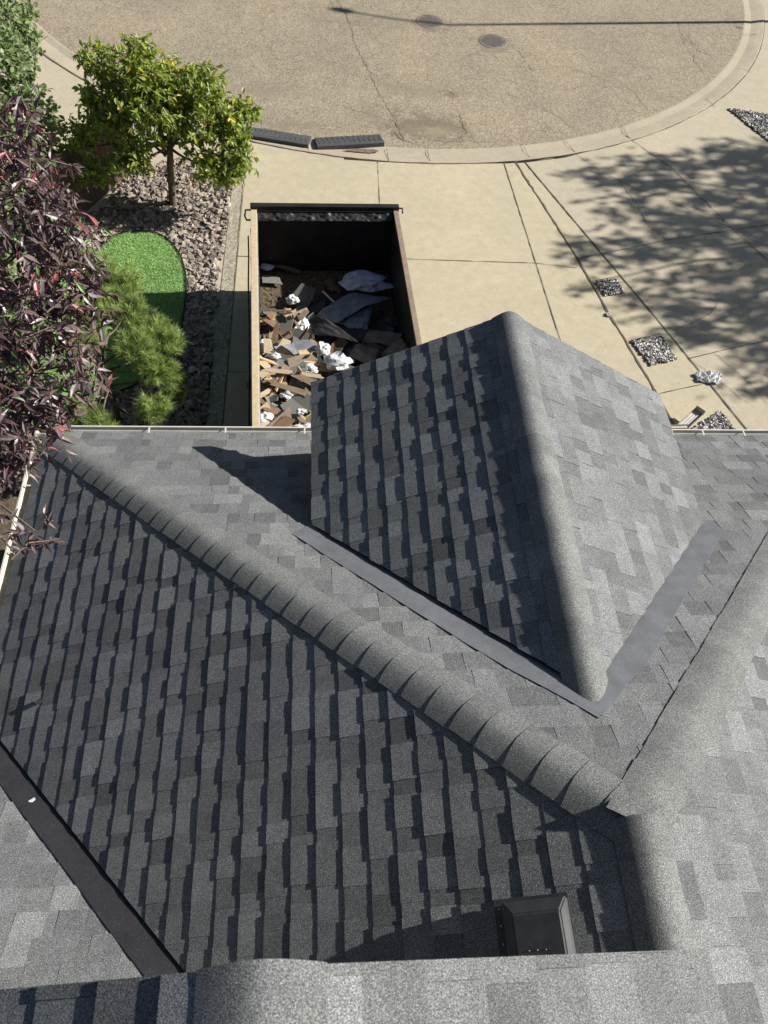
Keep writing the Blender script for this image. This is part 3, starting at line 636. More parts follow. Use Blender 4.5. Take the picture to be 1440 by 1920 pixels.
for y in (-.02,):
    bm = bmesh.new(); tube(bm, [D(-1.24, y+.05, 1.7), D(-1.34, y+.05, 1.70), D(-1.36, y+.1, 1.62), D(-1.33, y+.18, 1.60), D(-1.25, y+.18, 1.6)], .016, 6); bmobj('hook', bm, M['blacksteel'], dump)
    bm = bmesh.new(); tube(bm, [D(1.24, y, 1.72), D(1.32, y, 1.72), D(1.32, y+.08, 1.68)], .016, 6); bmobj('hook', bm, M['blacksteel'], dump)
# rolled tarp strip, crinkled, under the far beam
V = []; Fc = []; nx, ny = 90, 7
for j in range(ny):
    for i in range(nx):
        x = -1.14+2.28*i/(nx-1); n1 = noise.noise((x*14, j*.7, 0))*.03+noise.noise((x*5, j*.4, 3))*.025
        V.append(D(x, .05+j*.018+n1*.5, 1.66-.012*j+n1))
for j in range(ny-1):
    for i in range(nx-1): Fc.append((j*nx+i, j*nx+i+1, (j+1)*nx+i+1, (j+1)*nx+i))
pyobj('rolled_tarp', V, Fc, M['tarp'], dump, True)
bm = bmesh.new(); tube(bm, [D(-1.31, .45, 1.5), D(-1.30, 1.0, 1.56), D(-1.31, 1.6, 1.52), D(-1.30, 3.2, 1.5), D(-1.31, 4.9, 1.5)], .012, 6); bmobj('tarp_strap', bm, M['blacksteel'], dump)
# ---------------------------------------------------------------- debris in the dumpster
def pile(x, y):
    """height of the heap; x across -1.17..1.17, y from far wall 0..5"""
    t = min(1, max(0, (y-1.0)/2.6)); t = t*t*(3-2*t)
    return .50+.62*t-.10*t*max(0, x)+.10*noise.noise((x*1.7, y*1.5, 4.0))*(.2+t)+.05*noise.noise((x*5, y*5, 1))*(.3+t)
V = []; Fc = []; nx, ny = 60, 120
for j in range(ny):
    for i in range(nx):
        x = -1.17+2.34*i/(nx-1); y = .05+(DL-.1)*j/(ny-1); V.append(D(x, y, pile(x, y)-.05+.03*noise.noise((x*22, y*22, 5))))
for j in range(ny-1):
    for i in range(nx-1): Fc.append((j*nx+i, j*nx+i+1, (j+1)*nx+i+1, (j+1)*nx+i))
o = pyobj('debris_heap', V, Fc, M['rags']); o['kind'] = 'stuff'; tag(o, 'loose crumbs and dust of torn roofing covering the dumpster floor', 'debris')
def loc(px, py, dz=0):
    """dumpster x,y of the heap surface seen at a pixel"""
    z = .8
    for _ in range(12):
        p = W(px, py, z)-dC; x = p.dot(dE); y = -p.dot(dN); z = pile(max(-1.15, min(1.15, x)), max(0, min(DL, y)))+dz
    return x, y, z
def warped(name, outline_px, m, lab, cat, dz=.05, curl=.08, thick=.006, seed=1, fold=0, group=None, nx=22, tiltx=0, tilty=0):
    """a sheet whose four corners are given; bent as a real sheet and solidified"""
    c = [Vector(loc(*p, dz+d)) for (p, d) in outline_px]; V = []; Fc = []
    for j in range(nx):
        for i in range(nx):
            u = i/(nx-1); v = j/(nx-1)
            p = c[0]*(1-u)*(1-v)+c[1]*u*(1-v)+c[2]*u*v+c[3]*(1-u)*v
            z = p.z+curl*math.sin(PI*u)*(1-.3*v)+fold*noise.noise((u*3+seed, v*3, seed))+.3*fold*noise.noise((u*11+seed, v*11, seed))
            e = .012*noise.noise((u*9+seed, v*9, 3)); V.append(D(p.x+e, p.y+e, z))
    for j in range(nx-1):
        for i in range(nx-1): Fc.append((j*nx+i, j*nx+i+1, (j+1)*nx+i+1, (j+1)*nx+i))
    o = pyobj(name, V, Fc, m, None, True); origin_to(o, D(*loc(*outline_px[0][0]))); tag(o, lab, cat, group)
    md = o.modifiers.new('solid', 'SOLIDIFY'); md.thickness = thick; md.offset = 0; return o
def crumple(name, px, py, rx, ry, h, m, lab, cat, seed, dz=.03, world=None, rot=0, group=None):
    bm = bmesh.new(); bmesh.ops.create_icosphere(bm, subdivisions=3, radius=1)
    for v in bm.verts:
        p = v.co.copy(); d = .38*noise.noise(p*1.6+Vector((seed, 0, 0)))
        rdg = 0
        for q, a_ in ((1.7, .38), (3.6, .22)): rdg += a_*(1-2*abs(noise.noise(p*q+Vector((seed*3, q, 0)))))
        k = .72+d+rdg*.6; v.co = p*k
        v.co.z = v.co.z*h
        if v.co.z < -h*.15: v.co.z = -h*.15
        v.co.x *= rx; v.co.y *= ry
    c = world if world else D(*loc(px, py, dz+.07))
    bmesh.ops.transform(bm, matrix=Matrix.Rotation(rot, 4, 'Z'), verts=bm.verts)
    o = bmobj(name, bm, m); o.location = c; return tag(o, lab, cat, group)
def plate(name, px, py, wx, wy, ang, tilt, m, lab, cat, group=None, dz=.03, th=.012, seed=0, poly=None, bend=0):
    """flat scrap with a broken outline"""
    r = random.Random(seed*77+int(px*3+py)); 
    out = poly or [(-.5+r.uniform(-.08, .08), -.5+r.uniform(-.12, .12)), (.1*r.uniform(-1, 1), -.5+r.uniform(-.1, .1)), (.5+r.uniform(-.1, .1), -.5+r.uniform(-.15, .15)), (.5+r.uniform(-.06, .06), 0), (.5+r.uniform(-.15, .1), .5+r.uniform(-.15, .1)), (0, .5+r.uniform(-.1, .1)), (-.5+r.uniform(-.05, .12), .5+r.uniform(-.12, .05))]
    bm = bmesh.new(); vs = [bm.verts.new((a*wx, b*wy, bend*(a*a-.1))) for a, b in out]; f = bm.faces.new(vs)
    r_ = bmesh.ops.extrude_face_region(bm, geom=[f]); bmesh.ops.translate(bm, vec=(0, 0, th), verts=[v for v in r_['geom'] if isinstance(v, bmesh.types.BMVert)])
    if bend: bmesh.ops.triangulate(bm, faces=bm.faces)
    o = bmobj(name, bm, m); o.location = D(*loc(px, py, dz)); ax = r.uniform(0, 2*PI)
    o.rotation_euler = (Matrix.Rotation(tilt, 3, Vector((math.cos(ax), math.sin(ax), 0))) @ Matrix.Rotation(ang, 3, 'Z')).to_euler()
    return tag(o, lab, cat, group)
def sc(px, py, **k): return plate('shingle_scrap', px, py, m=M['shinglescrap'], cat='shingle scrap', **k)
M['shinglescrap'] = simple('old_shingle_scrap', (.065, .067, .065), (.16, .165, .15), 60, .95, 0, .3)
M['shinglelight'] = simple('grey_green_scrap', (.16, .165, .145), (.25, .25, .225), 50, .95, 0, .3)
# large recognisable pieces
crumple('plastic_wrap', 684, 531, .44, .25, .17, M['bluepaper'], 'large crumpled pale blue wrap near the far right of the dumpster', 'wrap', 2.2, .10)
crumple('plastic_wrap', 499, 501, .14, .07, .06, M['bluepaper'], 'small pale blue wrap in the far left corner of the dumpster', 'wrap', 5.2, .02)
crumple('paper_ball', 549, 563, .12, .10, .10, M['paper'], 'crumpled white paper beside the dark squares in the dumpster', 'paper', 6.6, .09)
crumple('paper_ball', 606, 655, .13, .13, .12, M['paper'], 'white crumpled paper with grey smears in mid dumpster', 'paper', 9.1, .12)
crumple('paper_ball', 632, 680, .22, .17, .16, M['paper'], 'largest white crumpled paper next to the dormer eave', 'paper', 12.3, .12)
crumple('paper_ball', 580, 693, .14, .08, .09, M['paper'], 'flattened white paper left of the largest crumpled one', 'paper', 15.7, .1)
crumple('plastic_bag', 497, 787, .13, .11, .12, M['paper'], 'translucent white bag wedged against the dumpster rail by the gutter', 'bag', 17.3, .03)
crumple('paper_ball', 570, 806, .17, .1, .08, M['paper'], 'white paper poking out above the gutter beside the dormer', 'paper', 19.9, .1)
crumple('paper_ball', 540, 742, .12, .07, .07, M['paper'], 'small white paper between splintered boards near the gutter', 'paper', 31.3, .1)
crumple('paper_ball', 515, 668, .10, .06, .06, M['paper'], 'small white paper left of the yellow panel scrap', 'paper', 33.9, .08)
plate('long_board', 545, 700, 1.0, .07, R(-12), .12, WOODS[0], 'longest pale board lying across the heap in mid dumpster', 'wood scrap', dz=.22, seed=11, th=.02)
plate('long_board', 540, 728, .8, .09, R(-24), .15, WOODS[1], 'long weathered board below the pale one', 'wood scrap', dz=.2, seed=12, th=.02)
plate('roof_felt_sheet', 556, 655, .62, .3, R(20), .2, M['feltgrey'], 'grey felt sheet with a pale sheen in mid dumpster', 'felt', dz=.16, seed=14, bend=.2)
plate('roof_felt_sheet', 545, 690, .55, .32, R(-20), .2, M['shinglelight'], 'broad grey shingle sheet just above the long boards', 'shingle scrap', dz=.15, seed=15, bend=.15)
plate('roof_felt_sheet', 560, 760, .5, .34, R(35), .2, M['shinglelight'], 'broad grey shingle sheet by the dormer corner', 'shingle scrap', dz=.15, seed=16, bend=.15)
crumple('paper_ball', 494, 650, .07, .17, .06, M['paper'], 'upright white paper strip beside the cream rail', 'paper', 23.1, .05)
crumple('paper_ball', 565, 772, .08, .05, .05, M['paper'], 'small white paper above the grey scrap near the dormer', 'paper', 24.4, .12)
warped('torn_wrapper', [((523, 640), .02), ((575, 593), .06), ((586, 618), .02), ((545, 648), .0)], M['paper'], 'torn white wrapper with debris printed edge in mid dumpster', 'wrapper', .08, .03, .004, 4, .05)
warped('underlayment_sheet', [((590, 595), .0), ((668, 549), .12), ((732, 560), .16), ((632, 606), .06)], M['feltgrey'], 'long shiny grey underlayment sheet arched across the dumpster', 'underlayment', .10, .10, .008, 6, .04)
warped('underlayment_sheet', [((632, 604), .04), ((700, 575), .12), ((688, 618), .04), ((660, 618), .0)], M['feltgrey'], 'shorter grey sheet lying under the long arched one', 'underlayment', .06, .04, .006, 7, .05)
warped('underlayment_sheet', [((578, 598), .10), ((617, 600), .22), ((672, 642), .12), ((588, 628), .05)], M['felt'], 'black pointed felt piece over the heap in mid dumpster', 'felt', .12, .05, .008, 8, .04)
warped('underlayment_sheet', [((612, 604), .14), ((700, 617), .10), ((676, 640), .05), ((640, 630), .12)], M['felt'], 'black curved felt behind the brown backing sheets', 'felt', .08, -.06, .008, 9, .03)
warped('backing_sheet', [((678, 640), .0), ((695, 619), .16), ((757, 624), .20), ((742, 650), .05)], M['kraft'], 'brown backing sheet standing near the right dumpster wall', 'cardboard', .08, .03, .008, 10, .04)
warped('backing_sheet', [((712, 668), .0), ((752, 634), .24), ((768, 652), .22), ((745, 676), .05)], M['kraft'], 'smaller brown backing sheet curling beside the dormer edge', 'cardboard', .06, .04, .008, 12, .03)
warped('backing_sheet', [((655, 668), .02), ((668, 645), .1), ((712, 655), .1), ((700, 690), .02)], M['kraft'], 'low brown backing piece in the shade by the dormer', 'cardboard', .04, .03, .006, 13, .03)
plate('shingle_square', 570, 553, .36, .42, R(-28), .35, M['shinglescrap'], 'large dark shingle square tilted at the far sunlit edge', 'shingle scrap', dz=.14, seed=4)
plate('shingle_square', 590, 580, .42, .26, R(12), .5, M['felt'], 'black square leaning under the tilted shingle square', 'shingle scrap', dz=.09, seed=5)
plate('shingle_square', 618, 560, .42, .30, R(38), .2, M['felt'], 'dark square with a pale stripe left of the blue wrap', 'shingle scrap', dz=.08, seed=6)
plate('pale_strip', 616, 557, .30, .03, R(-52), .2, M['paper'], 'thin pale strip lying on the dark square', 'strip', dz=.11, seed=6)
plate('shingle_square', 510, 526, .34, .18, R(-4), .1, M['shinglelight'], 'small grey shingle piece on the far dusty floor', 'shingle scrap', dz=.03, seed=7)
plate('shingle_square', 528, 500, .62, .09, R(-14), .15, WOODS[3], 'dark brown board in the far left of the dumpster', 'board', dz=.07, seed=8)
plate('shingle_square', 522, 792, .55, .34, R(28), .2, M['kraft'], 'grey brown triangular sheet just above the gutter', 'shingle scrap', dz=.18, seed=3, poly=[(-.5, -.1), (.5, .5), (.25, -.5), (-.2, -.45)])
plate('osb_scrap', 573, 664, .20, .16, R(20), .3, WOODS[2], 'bright yellow wood panel scrap in mid dumpster', 'wood scrap', dz=.16, seed=3)
plate('osb_scrap', 496, 690, .16, .50, R(28), .25, WOODS[2], 'orange board slanting from the cream rail', 'wood scrap', dz=.1, seed=5)
plate('osb_scrap', 505, 708, .26, .28, R(35), .35, WOODS[0], 'pale square panel scrap beside the cream rail', 'wood scrap', dz=.14, seed=6)
o = plate('red_shard', 596, 689, .06, .05, .4, .2, M['terracotta'], 'tiny red shard among white paper', 'shard', dz=.16, seed=2)
# scattered smaller scraps
zones = [(500, 600, 570, 640, 'far half'), (490, 640, 580, 700, 'middle'), (488, 700, 580, 750, 'near middle'), (488, 750, 582, 812, 'gutter end')]
rr = random.Random(99)
for x0, y0, x1, y1, zn in zones:
    for k in range(20):
        px = rr.uniform(x0-6, x1+ (15 if y1 < 740 else 0)); py = rr.uniform(y0-18 if y0 == 600 else y0, y1); wi = rr.choice([0, 0, 1, 1, 1, 3, 3, 0, 2])
        plate('wood_scrap', px, py, *rr.choice([(rr.uniform(.3, .75), rr.uniform(.03, .08)), (rr.uniform(.2, .45), rr.uniform(.1, .2)), (rr.uniform(.2, .45), rr.uniform(.08, .18))]), rr.gauss(.5, .8), rr.gauss(0, .4), WOODS[wi], 'splintered %s wood scrap in the %s of the dumpster heap' % (['pale', 'weathered', 'orange', 'dark brown'][wi], zn), 'wood scrap', 'splintered wood scraps in the dumpster', dz=rr.uniform(.04, .19), th=rr.uniform(.008, .03), seed=k)
    for k in range(17):
        px = rr.uniform(x0, x1+20); py = rr.uniform(y0-15 if y0 == 600 else y0, y1); wi = rr.random() < .35
        plate('shingle_scrap', px, py, rr.uniform(.18, .48), rr.uniform(.14, .34), rr.uniform(0, PI), rr.gauss(0, .3), M['shinglelight'] if wi else M['shinglescrap'], 'broken %s shingle scrap in the %s of the dumpster heap' % ('grey' if wi else 'charcoal', zn), 'shingle scrap', 'broken shingles in the dumpster', dz=rr.uniform(.0, .10), seed=k, bend=rr.uniform(-.1, .2))
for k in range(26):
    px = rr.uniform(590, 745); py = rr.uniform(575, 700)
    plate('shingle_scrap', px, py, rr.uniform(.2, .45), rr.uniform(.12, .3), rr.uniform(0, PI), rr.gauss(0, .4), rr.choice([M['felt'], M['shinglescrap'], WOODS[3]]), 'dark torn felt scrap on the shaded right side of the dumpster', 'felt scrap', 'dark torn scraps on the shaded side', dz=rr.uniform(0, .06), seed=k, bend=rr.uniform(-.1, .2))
for k in range(7):
    plate('shingle_scrap', rr.uniform(520, 700), rr.uniform(515, 580), rr.uniform(.1, .3), rr.uniform(.08, .2), rr.uniform(0, PI), rr.gauss(0, .1), rr.choice([WOODS[3], M['shinglescrap']]), 'small dark scrap on the far floor of the dumpster', 'scrap', 'small scraps on the far floor', dz=.02, seed=k)
# ---------------------------------------------------------------- ground litter
def cloth(name, px, py, rx, ry, h, seed, lab):
    V = []; Fc = []; n_ = 40; c = W(px, py, .03)
    for j in range(n_):
        for i in range(n_):
            u = 2*i/(n_-1)-1; v = 2*j/(n_-1)-1; a = math.atan2(v, u); k = 1+.28*noise.noise((math.cos(a)*1.5+seed, math.sin(a)*1.5, seed))
            q = max(abs(u), abs(v)); l = math.hypot(u, v) or 1; uu = u*q/l*k; vv = v*q/l*k
            z = abs(noise.noise((uu*2.4+seed, vv*2.4, 1)))*h*1.6+abs(noise.noise((uu*6+seed, vv*6, 2)))*h*.7+.004
            V.append(c+Vector((uu*rx, vv*ry, z*(1-.5*q**4))))
    for j in range(n_-1):
        for i in range(n_-1): Fc.append((j*n_+i, j*n_+i+1, (j+1)*n_+i+1, (j+1)*n_+i))
    o = pyobj(name, V, Fc, M['paper']); origin_to(o, c); o.modifiers.new('s', 'SOLIDIFY').thickness = .003; return tag(o, lab, 'paper')
cloth('paper_sheet', 1329, 708, .27, .15, .10, 3.3, 'crumpled white sheet on the joint between two driveways')
cloth('paper_scrap', 1140, 590, .05, .06, .04, 8.1, 'tiny white scrap lying in the weedy driveway gap')
def wedge(px0, px1, lab):
    a = W(*px0, .03); b = W(*px1, .03); Dd = (b-a).normalized(); L = (b-a).length; inn = (CC-(a+b)/2); inn.z = 0; inn -= Dd*inn.dot(Dd); inn.normalize()
    r = empty('kerb_ramp', (a+b)/2, lab, 'kerb ramp', 'black rubber kerb ramps')
    bm = bmesh.new(); prof = [(-.24, 0), (-.23, .085), (-.15, .09), (.20, .035), (.22, 0)]
    r0 = [bm.verts.new(a+inn*p+Vector((0, 0, q-.02))) for p, q in prof]; r1 = [bm.verts.new(b+inn*p+Vector((0, 0, q-.02))) for p, q in prof]
    for i in range(5): bm.faces.new((r0[i], r0[(i+1) % 5], r1[(i+1) % 5], r1[i]))
    bm.faces.new(r0); bm.faces.new(r1[::-1]); bmobj('body', bm, M['rubber'], r)
    k = int(L/.11)
    bm = bmesh.new()
    for i in range(k):
        t = (i+.5)/k*L; s = 1 if i < k/2 else -1
        for q in range(2):
            p0 = -.13+.15*q; p1 = p0+.14; zz = lambda p: .09-(p+.15)*.157-.02+.004
            tube(bm, [a+Dd*(t)+inn*p0+Vector((0, 0, zz(p0))), a+Dd*(t+s*.035*(1-2*q))+inn*p1+Vector((0, 0, zz(p1)-.002))], .0055, 5)
    bmobj('tread', bm, M['rubber'], r); return r
wedge((456, 246), (581, 266), 'left black rubber kerb ramp, partly behind the green tree')
wedge((592, 269), (716, 262), 'right black rubber kerb ramp lying at an angle')
# manholes
for px, py, lab in ((806, 41, 'cast iron manhole cover touched by the lamp post shadow'), (924, 78, 'cast iron manhole cover below the lamp post shadow')):
    c = W(px, py, 0); r_ = empty('manhole_cover', c, lab, 'manhole cover', 'manhole covers in the cul-de-sac')
    bm = bmesh.new()
    def disc(bm, R0, z, R1=0, z1=None, n=40):
        ro = [bm.verts.new((c.x+math.cos(2*PI*i/n)*R0, c.y+math.sin(2*PI*i/n)*R0, z)) for i in range(n)]
        if not R1: bm.faces.new(ro); return
        ri = [bm.verts.new((c.x+math.cos(2*PI*i/n)*R1, c.y+math.sin(2*PI*i/n)*R1, z1 if z1 is not None else z)) for i in range(n)]
        for i in range(n): bm.faces.new((ro[i], ro[(i+1) % n], ri[(i+1) % n], ri[i]))
    disc(bm, .335, .010); bmobj('lid', bm, M['iron'], r_)
    bm = bmesh.new(); disc(bm, .375, .014, .342, .016); disc(bm, .39, .006, .375, .014); bmobj('frame', bm, M['iron'], r_)
    bm = bmesh.new()
    for i in range(-5, 6):
        for j in range(-5, 6):
            if math.hypot(i, j)*.056 < .30: box(bm, (c.x+i*.056, c.y+j*.056, .014), (.034, .034, .012))
    bmobj('tread', bm, M['iron'], r_)
    for k in range(9):
        pass
# ---------------------------------------------------------------- plants
def leaf_mesh(name, P, Dv, Nv, L, Wd, T, m, parent, tcol=None, fold=.25, shape='lance', curl=.15):
    """P base points (n,3), Dv direction, Nv normal, L lengths, Wd widths, T tone (n,) or (n,3)"""
    n = len(P); S_ = np.cross(Dv, Nv); S_ /= np.linalg.norm(S_, axis=1)[:, None]+1e-9
    L = L[:, None]; Wd = Wd[:, None]
    if shape == 'round': st = [(0, 0), (.25, .85), (.55, 1.0), (.85, .6), (1, 0)]
    else: st = [(0, 0), (.28, .85), (.58, .8), (1, 0)]
    rows = []; V = [P]; idx = []
    cnt = 1
    for t, w_ in st[1:-1]:
        mid = P+Dv*L*t-Nv*L*curl*t*t; V += [mid-S_*Wd*w_*.5+Nv*Wd*fold*w_, mid, mid+S_*Wd*w_*.5+Nv*Wd*fold*w_]; idx.append((cnt, cnt+1, cnt+2)); cnt += 3
    V.append(P+Dv*L-Nv*L*curl); tip = cnt; cnt += 1
    V = np.stack(V, 1).reshape(-1, 3)
    f = [(0, idx[0][1], idx[0][0]), (0, idx[0][2], idx[0][1])]
    for a, b in zip(idx[:-1], idx[1:]): f += [(a[0], a[1], b[1], b[0]), (a[1], a[2], b[2], b[1])]
    f += [(idx[-1][0], idx[-1][1], tip), (idx[-1][1], idx[-1][2], tip)]
    Fc = []; 
    for i in range(n):
        o_ = i*cnt; Fc += [tuple(q+o_ for q in ff) for ff in f]
    me = bpy.data.meshes.new(name); me.from_pydata(V.tolist(), [], Fc); me.materials.append(m)
    at = me.color_attributes.new('tone', 'FLOAT_COLOR', 'POINT')
    T = np.asarray(T, float); T = T if T.ndim == 2 else np.c_[T, T, T]
    T = np.repeat(T, cnt, axis=0); at.data.foreach_set('color', np.c_[T, np.ones(len(T))].ravel())
    return link(name, me, None, parent)
def unit(v): return v/(np.linalg.norm(v, axis=-1, keepdims=True)+1e-9)
def clump_leaves(r, centers, radii, n_twig, per, Lm, Wm, outward=.6, droop=.3, squash=1.0, spread=.10):
    """twigs spread through the blobs, each with several leaves"""
    P = []; Dv = []; Nv = []; L = []; T = []; tw = []
    w_ = np.array([q**2 for q in radii]); w_ = w_/w_.sum()
    for _ in range(n_twig):
        b = r.choice(len(centers), p=w_); d = unit(r.normal(0, 1, 3)); rad = radii[b]*(r.uniform(.15, 1)**.45); c = np.array(centers[b])+d*rad*np.array([1, 1, squash])
        ax = unit(d*outward+r.normal(0, .5, 3)+np.array([0, 0, .25])); tl = spread*r.uniform(.7, 1.6); tw.append((c-ax*tl*1.3, c+ax*tl*.6)); tone = r.uniform(.7, 1.3)
        for k in range(int(per*r.uniform(.6, 1.4))):
            t = r.uniform(-1, .7); p = c+ax*tl*t; dd = unit(ax*.5+r.normal(0, .65, 3)-np.array([0, 0, droop]))
            nn = unit(np.array([0, 0, 1.])+r.normal(0, .45, 3)); nn = unit(nn-dd*(nn@dd)); P.append(p); Dv.append(dd); Nv.append(nn); L.append(Lm*r.uniform(.65, 1.3)); T.append(tone*r.uniform(.75, 1.25))
    return np.array(P), np.array(Dv), np.array(Nv), np.array(L), np.array(T), tw
def twigs(name, tw, rad, m, parent):
    bm = bmesh.new()
    for a, b in tw: tube(bm, [a, b], [rad, rad*.5], 3, False)
    return bmobj(name, bm, m, parent, fixn=False)
def limb(bm, a, b, r0, r1, bend=.1, seed=0, n=7, sides=7):
    a = Vector(a); b = Vector(b); pts = []
    for i in range(6+1):
        t = i/6; p = a.lerp(b, t)+Vector((noise.noise((t*2, seed, 0)), noise.noise((t*2, seed, 5)), 0))*bend*math.sin(PI*t)+Vector((0, 0, -bend*.4*math.sin(PI*t))); pts.append(p)
    tube(bm, pts, [r0+(r1-r0)*i/6 for i in range(7)], sides); return pts
# small green tree
gt0 = W(325, 385, 0); r = np.random.default_rng(5)
gt = empty('green_tree', gt0, 'small bright green tree rising from the slate rock bed', 'tree')
fork = gt0+Vector((.10, .0, 1.05))
bm = bmesh.new(); tube(bm, [gt0-Vector((0, 0, .05)), gt0+Vector((.0, 0, .05)), gt0+Vector((.03, 0, .4)), gt0+Vector((.06, 0, .8)), fork, fork+Vector((.05, .03, .5))], [.105, .085, .072, .066, .062, .045], 10)
cen = [(-.05, .1, 2.0, .8), (-.85, .1, 1.75, .5), (.75, .1, 1.75, .6), (-.1, .75, 1.95, .6), (-.95, .5, 1.9, .5), (.75, .65, 1.85, .55), (.85, -.35, 1.15, .42), (-.55, -.4, 1.25, .42), (-1.45, -.1, 1.45, .36), (1.3, .0, 1.6, .45), (-.2, .3, 2.55, .42), (1.2, -.3, 1.0, .32), (-1.0, .75, 2.35, .36), (.5, .25, 2.3, .45), (1.55, .25, 1.85, .28), (-1.75, -.15, 1.3, .2), (-1.2, -.5, 1.0, .3), (1.45, -.4, 1.25, .25), (-.35, .95, 2.55, .28), (.85, .5, 2.4, .25)]
for i, c in enumerate(cen): limb(bm, fork+Vector((.02*i-.1, 0, .03*i)), Vector((gt0.x+c[0]*.9, gt0.y+c[1]*.9, c[2]-.05)), .03, .008, .15, i*3.3)
bmobj('trunk', bm, M['bark'], gt, True)
cs_ = [(gt0.x+c[0], gt0.y+c[1], c[2]) for c in cen]; rs_ = [c[3] for c in cen]
P, Dv, Nv, L, T, tw = clump_leaves(r, cs_, rs_, 1250, 12, .115, .05, .7, .45, .7, .17)
T3 = np.c_[T, T, T*.9]; yel = r.random(len(T)) < .06; T3[yel] *= np.array([2.2, 1.5, .8])
leaf_mesh('crown', P, Dv, Nv, L, L*.54, T3, M['leafgreen'], gt); twigs('twigs', tw, .006, M['bark'], gt)
# aspen at the left edge
asp0 = Vector((-6.4, 15.2, 0)); at_ = empty('aspen_tree', asp0, 'round-leaved green aspen at the top left edge', 'tree'); r = np.random.default_rng(6)
cs_ = []; rs_ = []
for px, py, z, rad in ((60, 190, 1.8, .35), (95, 215, 1.2, .28), (70, 290, 1.0, .4), (100, 300, .9, .25), (30, 340, 1.1, .4), (10, 30, 2.8, .5), (45, 85, 2.6, .38), (10, 120, 2.7, .5), (35, 160, 2.3, .35), (15, 220, 2.0, .45), (60, 230, 1.6, .35), (40, 290, 1.4, .4), (85, 250, 1.2, .2), (-40, 100, 3.0, .7), (-40, 250, 2.2, .7), (-10, -40, 3.0, .6), (80, 330, 1.0, .25), (50, 20, 2.6, .2), (20, 400, 1.1, .5), (-30, 480, 1.2, .6)):
    p = W(px, py, z); cs_.append(tuple(p)); rs_.append(rad)
P, Dv, Nv, L, T, tw = clump_leaves(r, cs_, rs_, 1150, 9, .085, .08, .6, .2, 1, .15)
leaf_mesh('crown', P, Dv, Nv, L, L*.92, T, M['leafaspen'], at_, shape='round', fold=.06, curl=.05); twigs('twigs', tw, .005, M['palebark'], at_)
bm = bmesh.new(); tube(bm, [asp0, asp0+Vector((.1, -.2, 1.5)), asp0+Vector((.3, -.6, 3))], [.1, .08, .05], 8)
for i, c in enumerate(cs_): limb(bm, asp0+Vector((.1+.01*i, -.25, 1.2+.1*i)), c, .03, .006, .2, i)
bmobj('trunk', bm, M['palebark'], at_, True)
# purple-leaved tree, close on the left
pt0 = Vector((-5.2, 6.2, 0)); pt = empty('purple_tree', pt0, 'purple-leaved tree reaching over the left gutter', 'tree'); r = np.random.default_rng(8)
blobs = [(20, 180, 5.6, .20), (55, 290, 5.6, .28), (20, 400, 5.5, .42), (100, 390, 5.5, .2), (60, 500, 5.4, .45), (120, 470, 5.3, .24), (30, 640, 5.3, .48), (130, 600, 5.2, .27), (90, 700, 5.2, .42), (155, 680, 5.1, .18), (165, 540, 5.2, .1), (120, 400, 5.3, .2), (10, 790, 5.1, .36), (70, 780, 5.0, .18), (-5, 880, 5.0, .20), (-5, 950, 4.9, .13), (65, 995, 4.9, .13), (-60, 600, 5.4, .8), (-90, 850, 5.0, .5), (130, 345, 5.4, .12), (195, 490, 5.2, .07), (-30, 300, 5.7, .5), (30, 1040, 4.9, .09), (40, 850, 4.9, .10), (105, 815, 5.0, .07)]
cs_ = [tuple(WD(px, py, d)) for px, py, d, _ in blobs]; rs_ = [b[3] for b in blobs]
P, Dv, Nv, L, T, tw = clump_leaves(r, cs_, rs_, 680, 8, .102, .05, .5, .35, 1, .11)
T3 = np.c_[T, T, T]; k_ = r.random(len(T)); T3[k_ < .035] *= np.array([2.6, 1.3, 1.3]); T3[k_ > .93] *= np.array([1.1, 3.2, .9]); T3[(k_ > .5) & (k_ < .66)] *= np.array([1.7, 2.2, 2.1])
leaf_mesh('crown', P, Dv, Nv, L, L*.33, T3, M['leafpurple'], pt, fold=.3, curl=.3); twigs('twigs', tw, .005, M['bark'], pt)
bm = bmesh.new(); hub = pt0+Vector((.1, .2, 2.6)); tube(bm, [pt0, pt0+Vector((.05, .1, 1.3)), hub], [.12, .1, .09], 8)
for i, c in enumerate(cs_): limb(bm, hub+Vector((0, 0, .03*i)), c, .03, .006, .25, i*1.7)
bmobj('trunk', bm, M['bark'], pt, True)
# pine by the gutter
pn0 = W(222, 800, 0); pn = empty('pine_tree', pn0, 'young pine with long green needles between turf and gutter', 'tree'); r = np.random.default_rng(9)
bm = bmesh.new(); tpt = [pn0, pn0+Vector((.02, .05, .5)), pn0+Vector((-.05, .15, 1.0)), pn0+Vector((-.05, .3, 1.6)), pn0+Vector((.0, .4, 2.1))]; tube(bm, tpt, [.07, .062, .05, .04, .02], 8)
blobs = [(170, 500, 1.3, .30), (225, 530, 1.4, .30), (170, 575, 1.6, .33), (240, 580, 1.5, .28), (285, 615, 1.3, .26), (315, 640, 1.2, .22), (250, 650, 1.5, .26), (290, 690, 1.2, .25), (320, 700, 1.0, .18), (290, 765, 1.0, .22), (325, 735, .9, .16), (160, 780, 1.2, .24), (195, 800, 1.2, .16), (120, 770, 1.1, .22), (150, 640, 1.7, .2), (275, 800, .7, .14), (110, 620, 1.3, .25), (130, 480, 1.0, .2), (140, 830, .9, .2)]
P = []; Dv = []; tnn = []; shoots = []
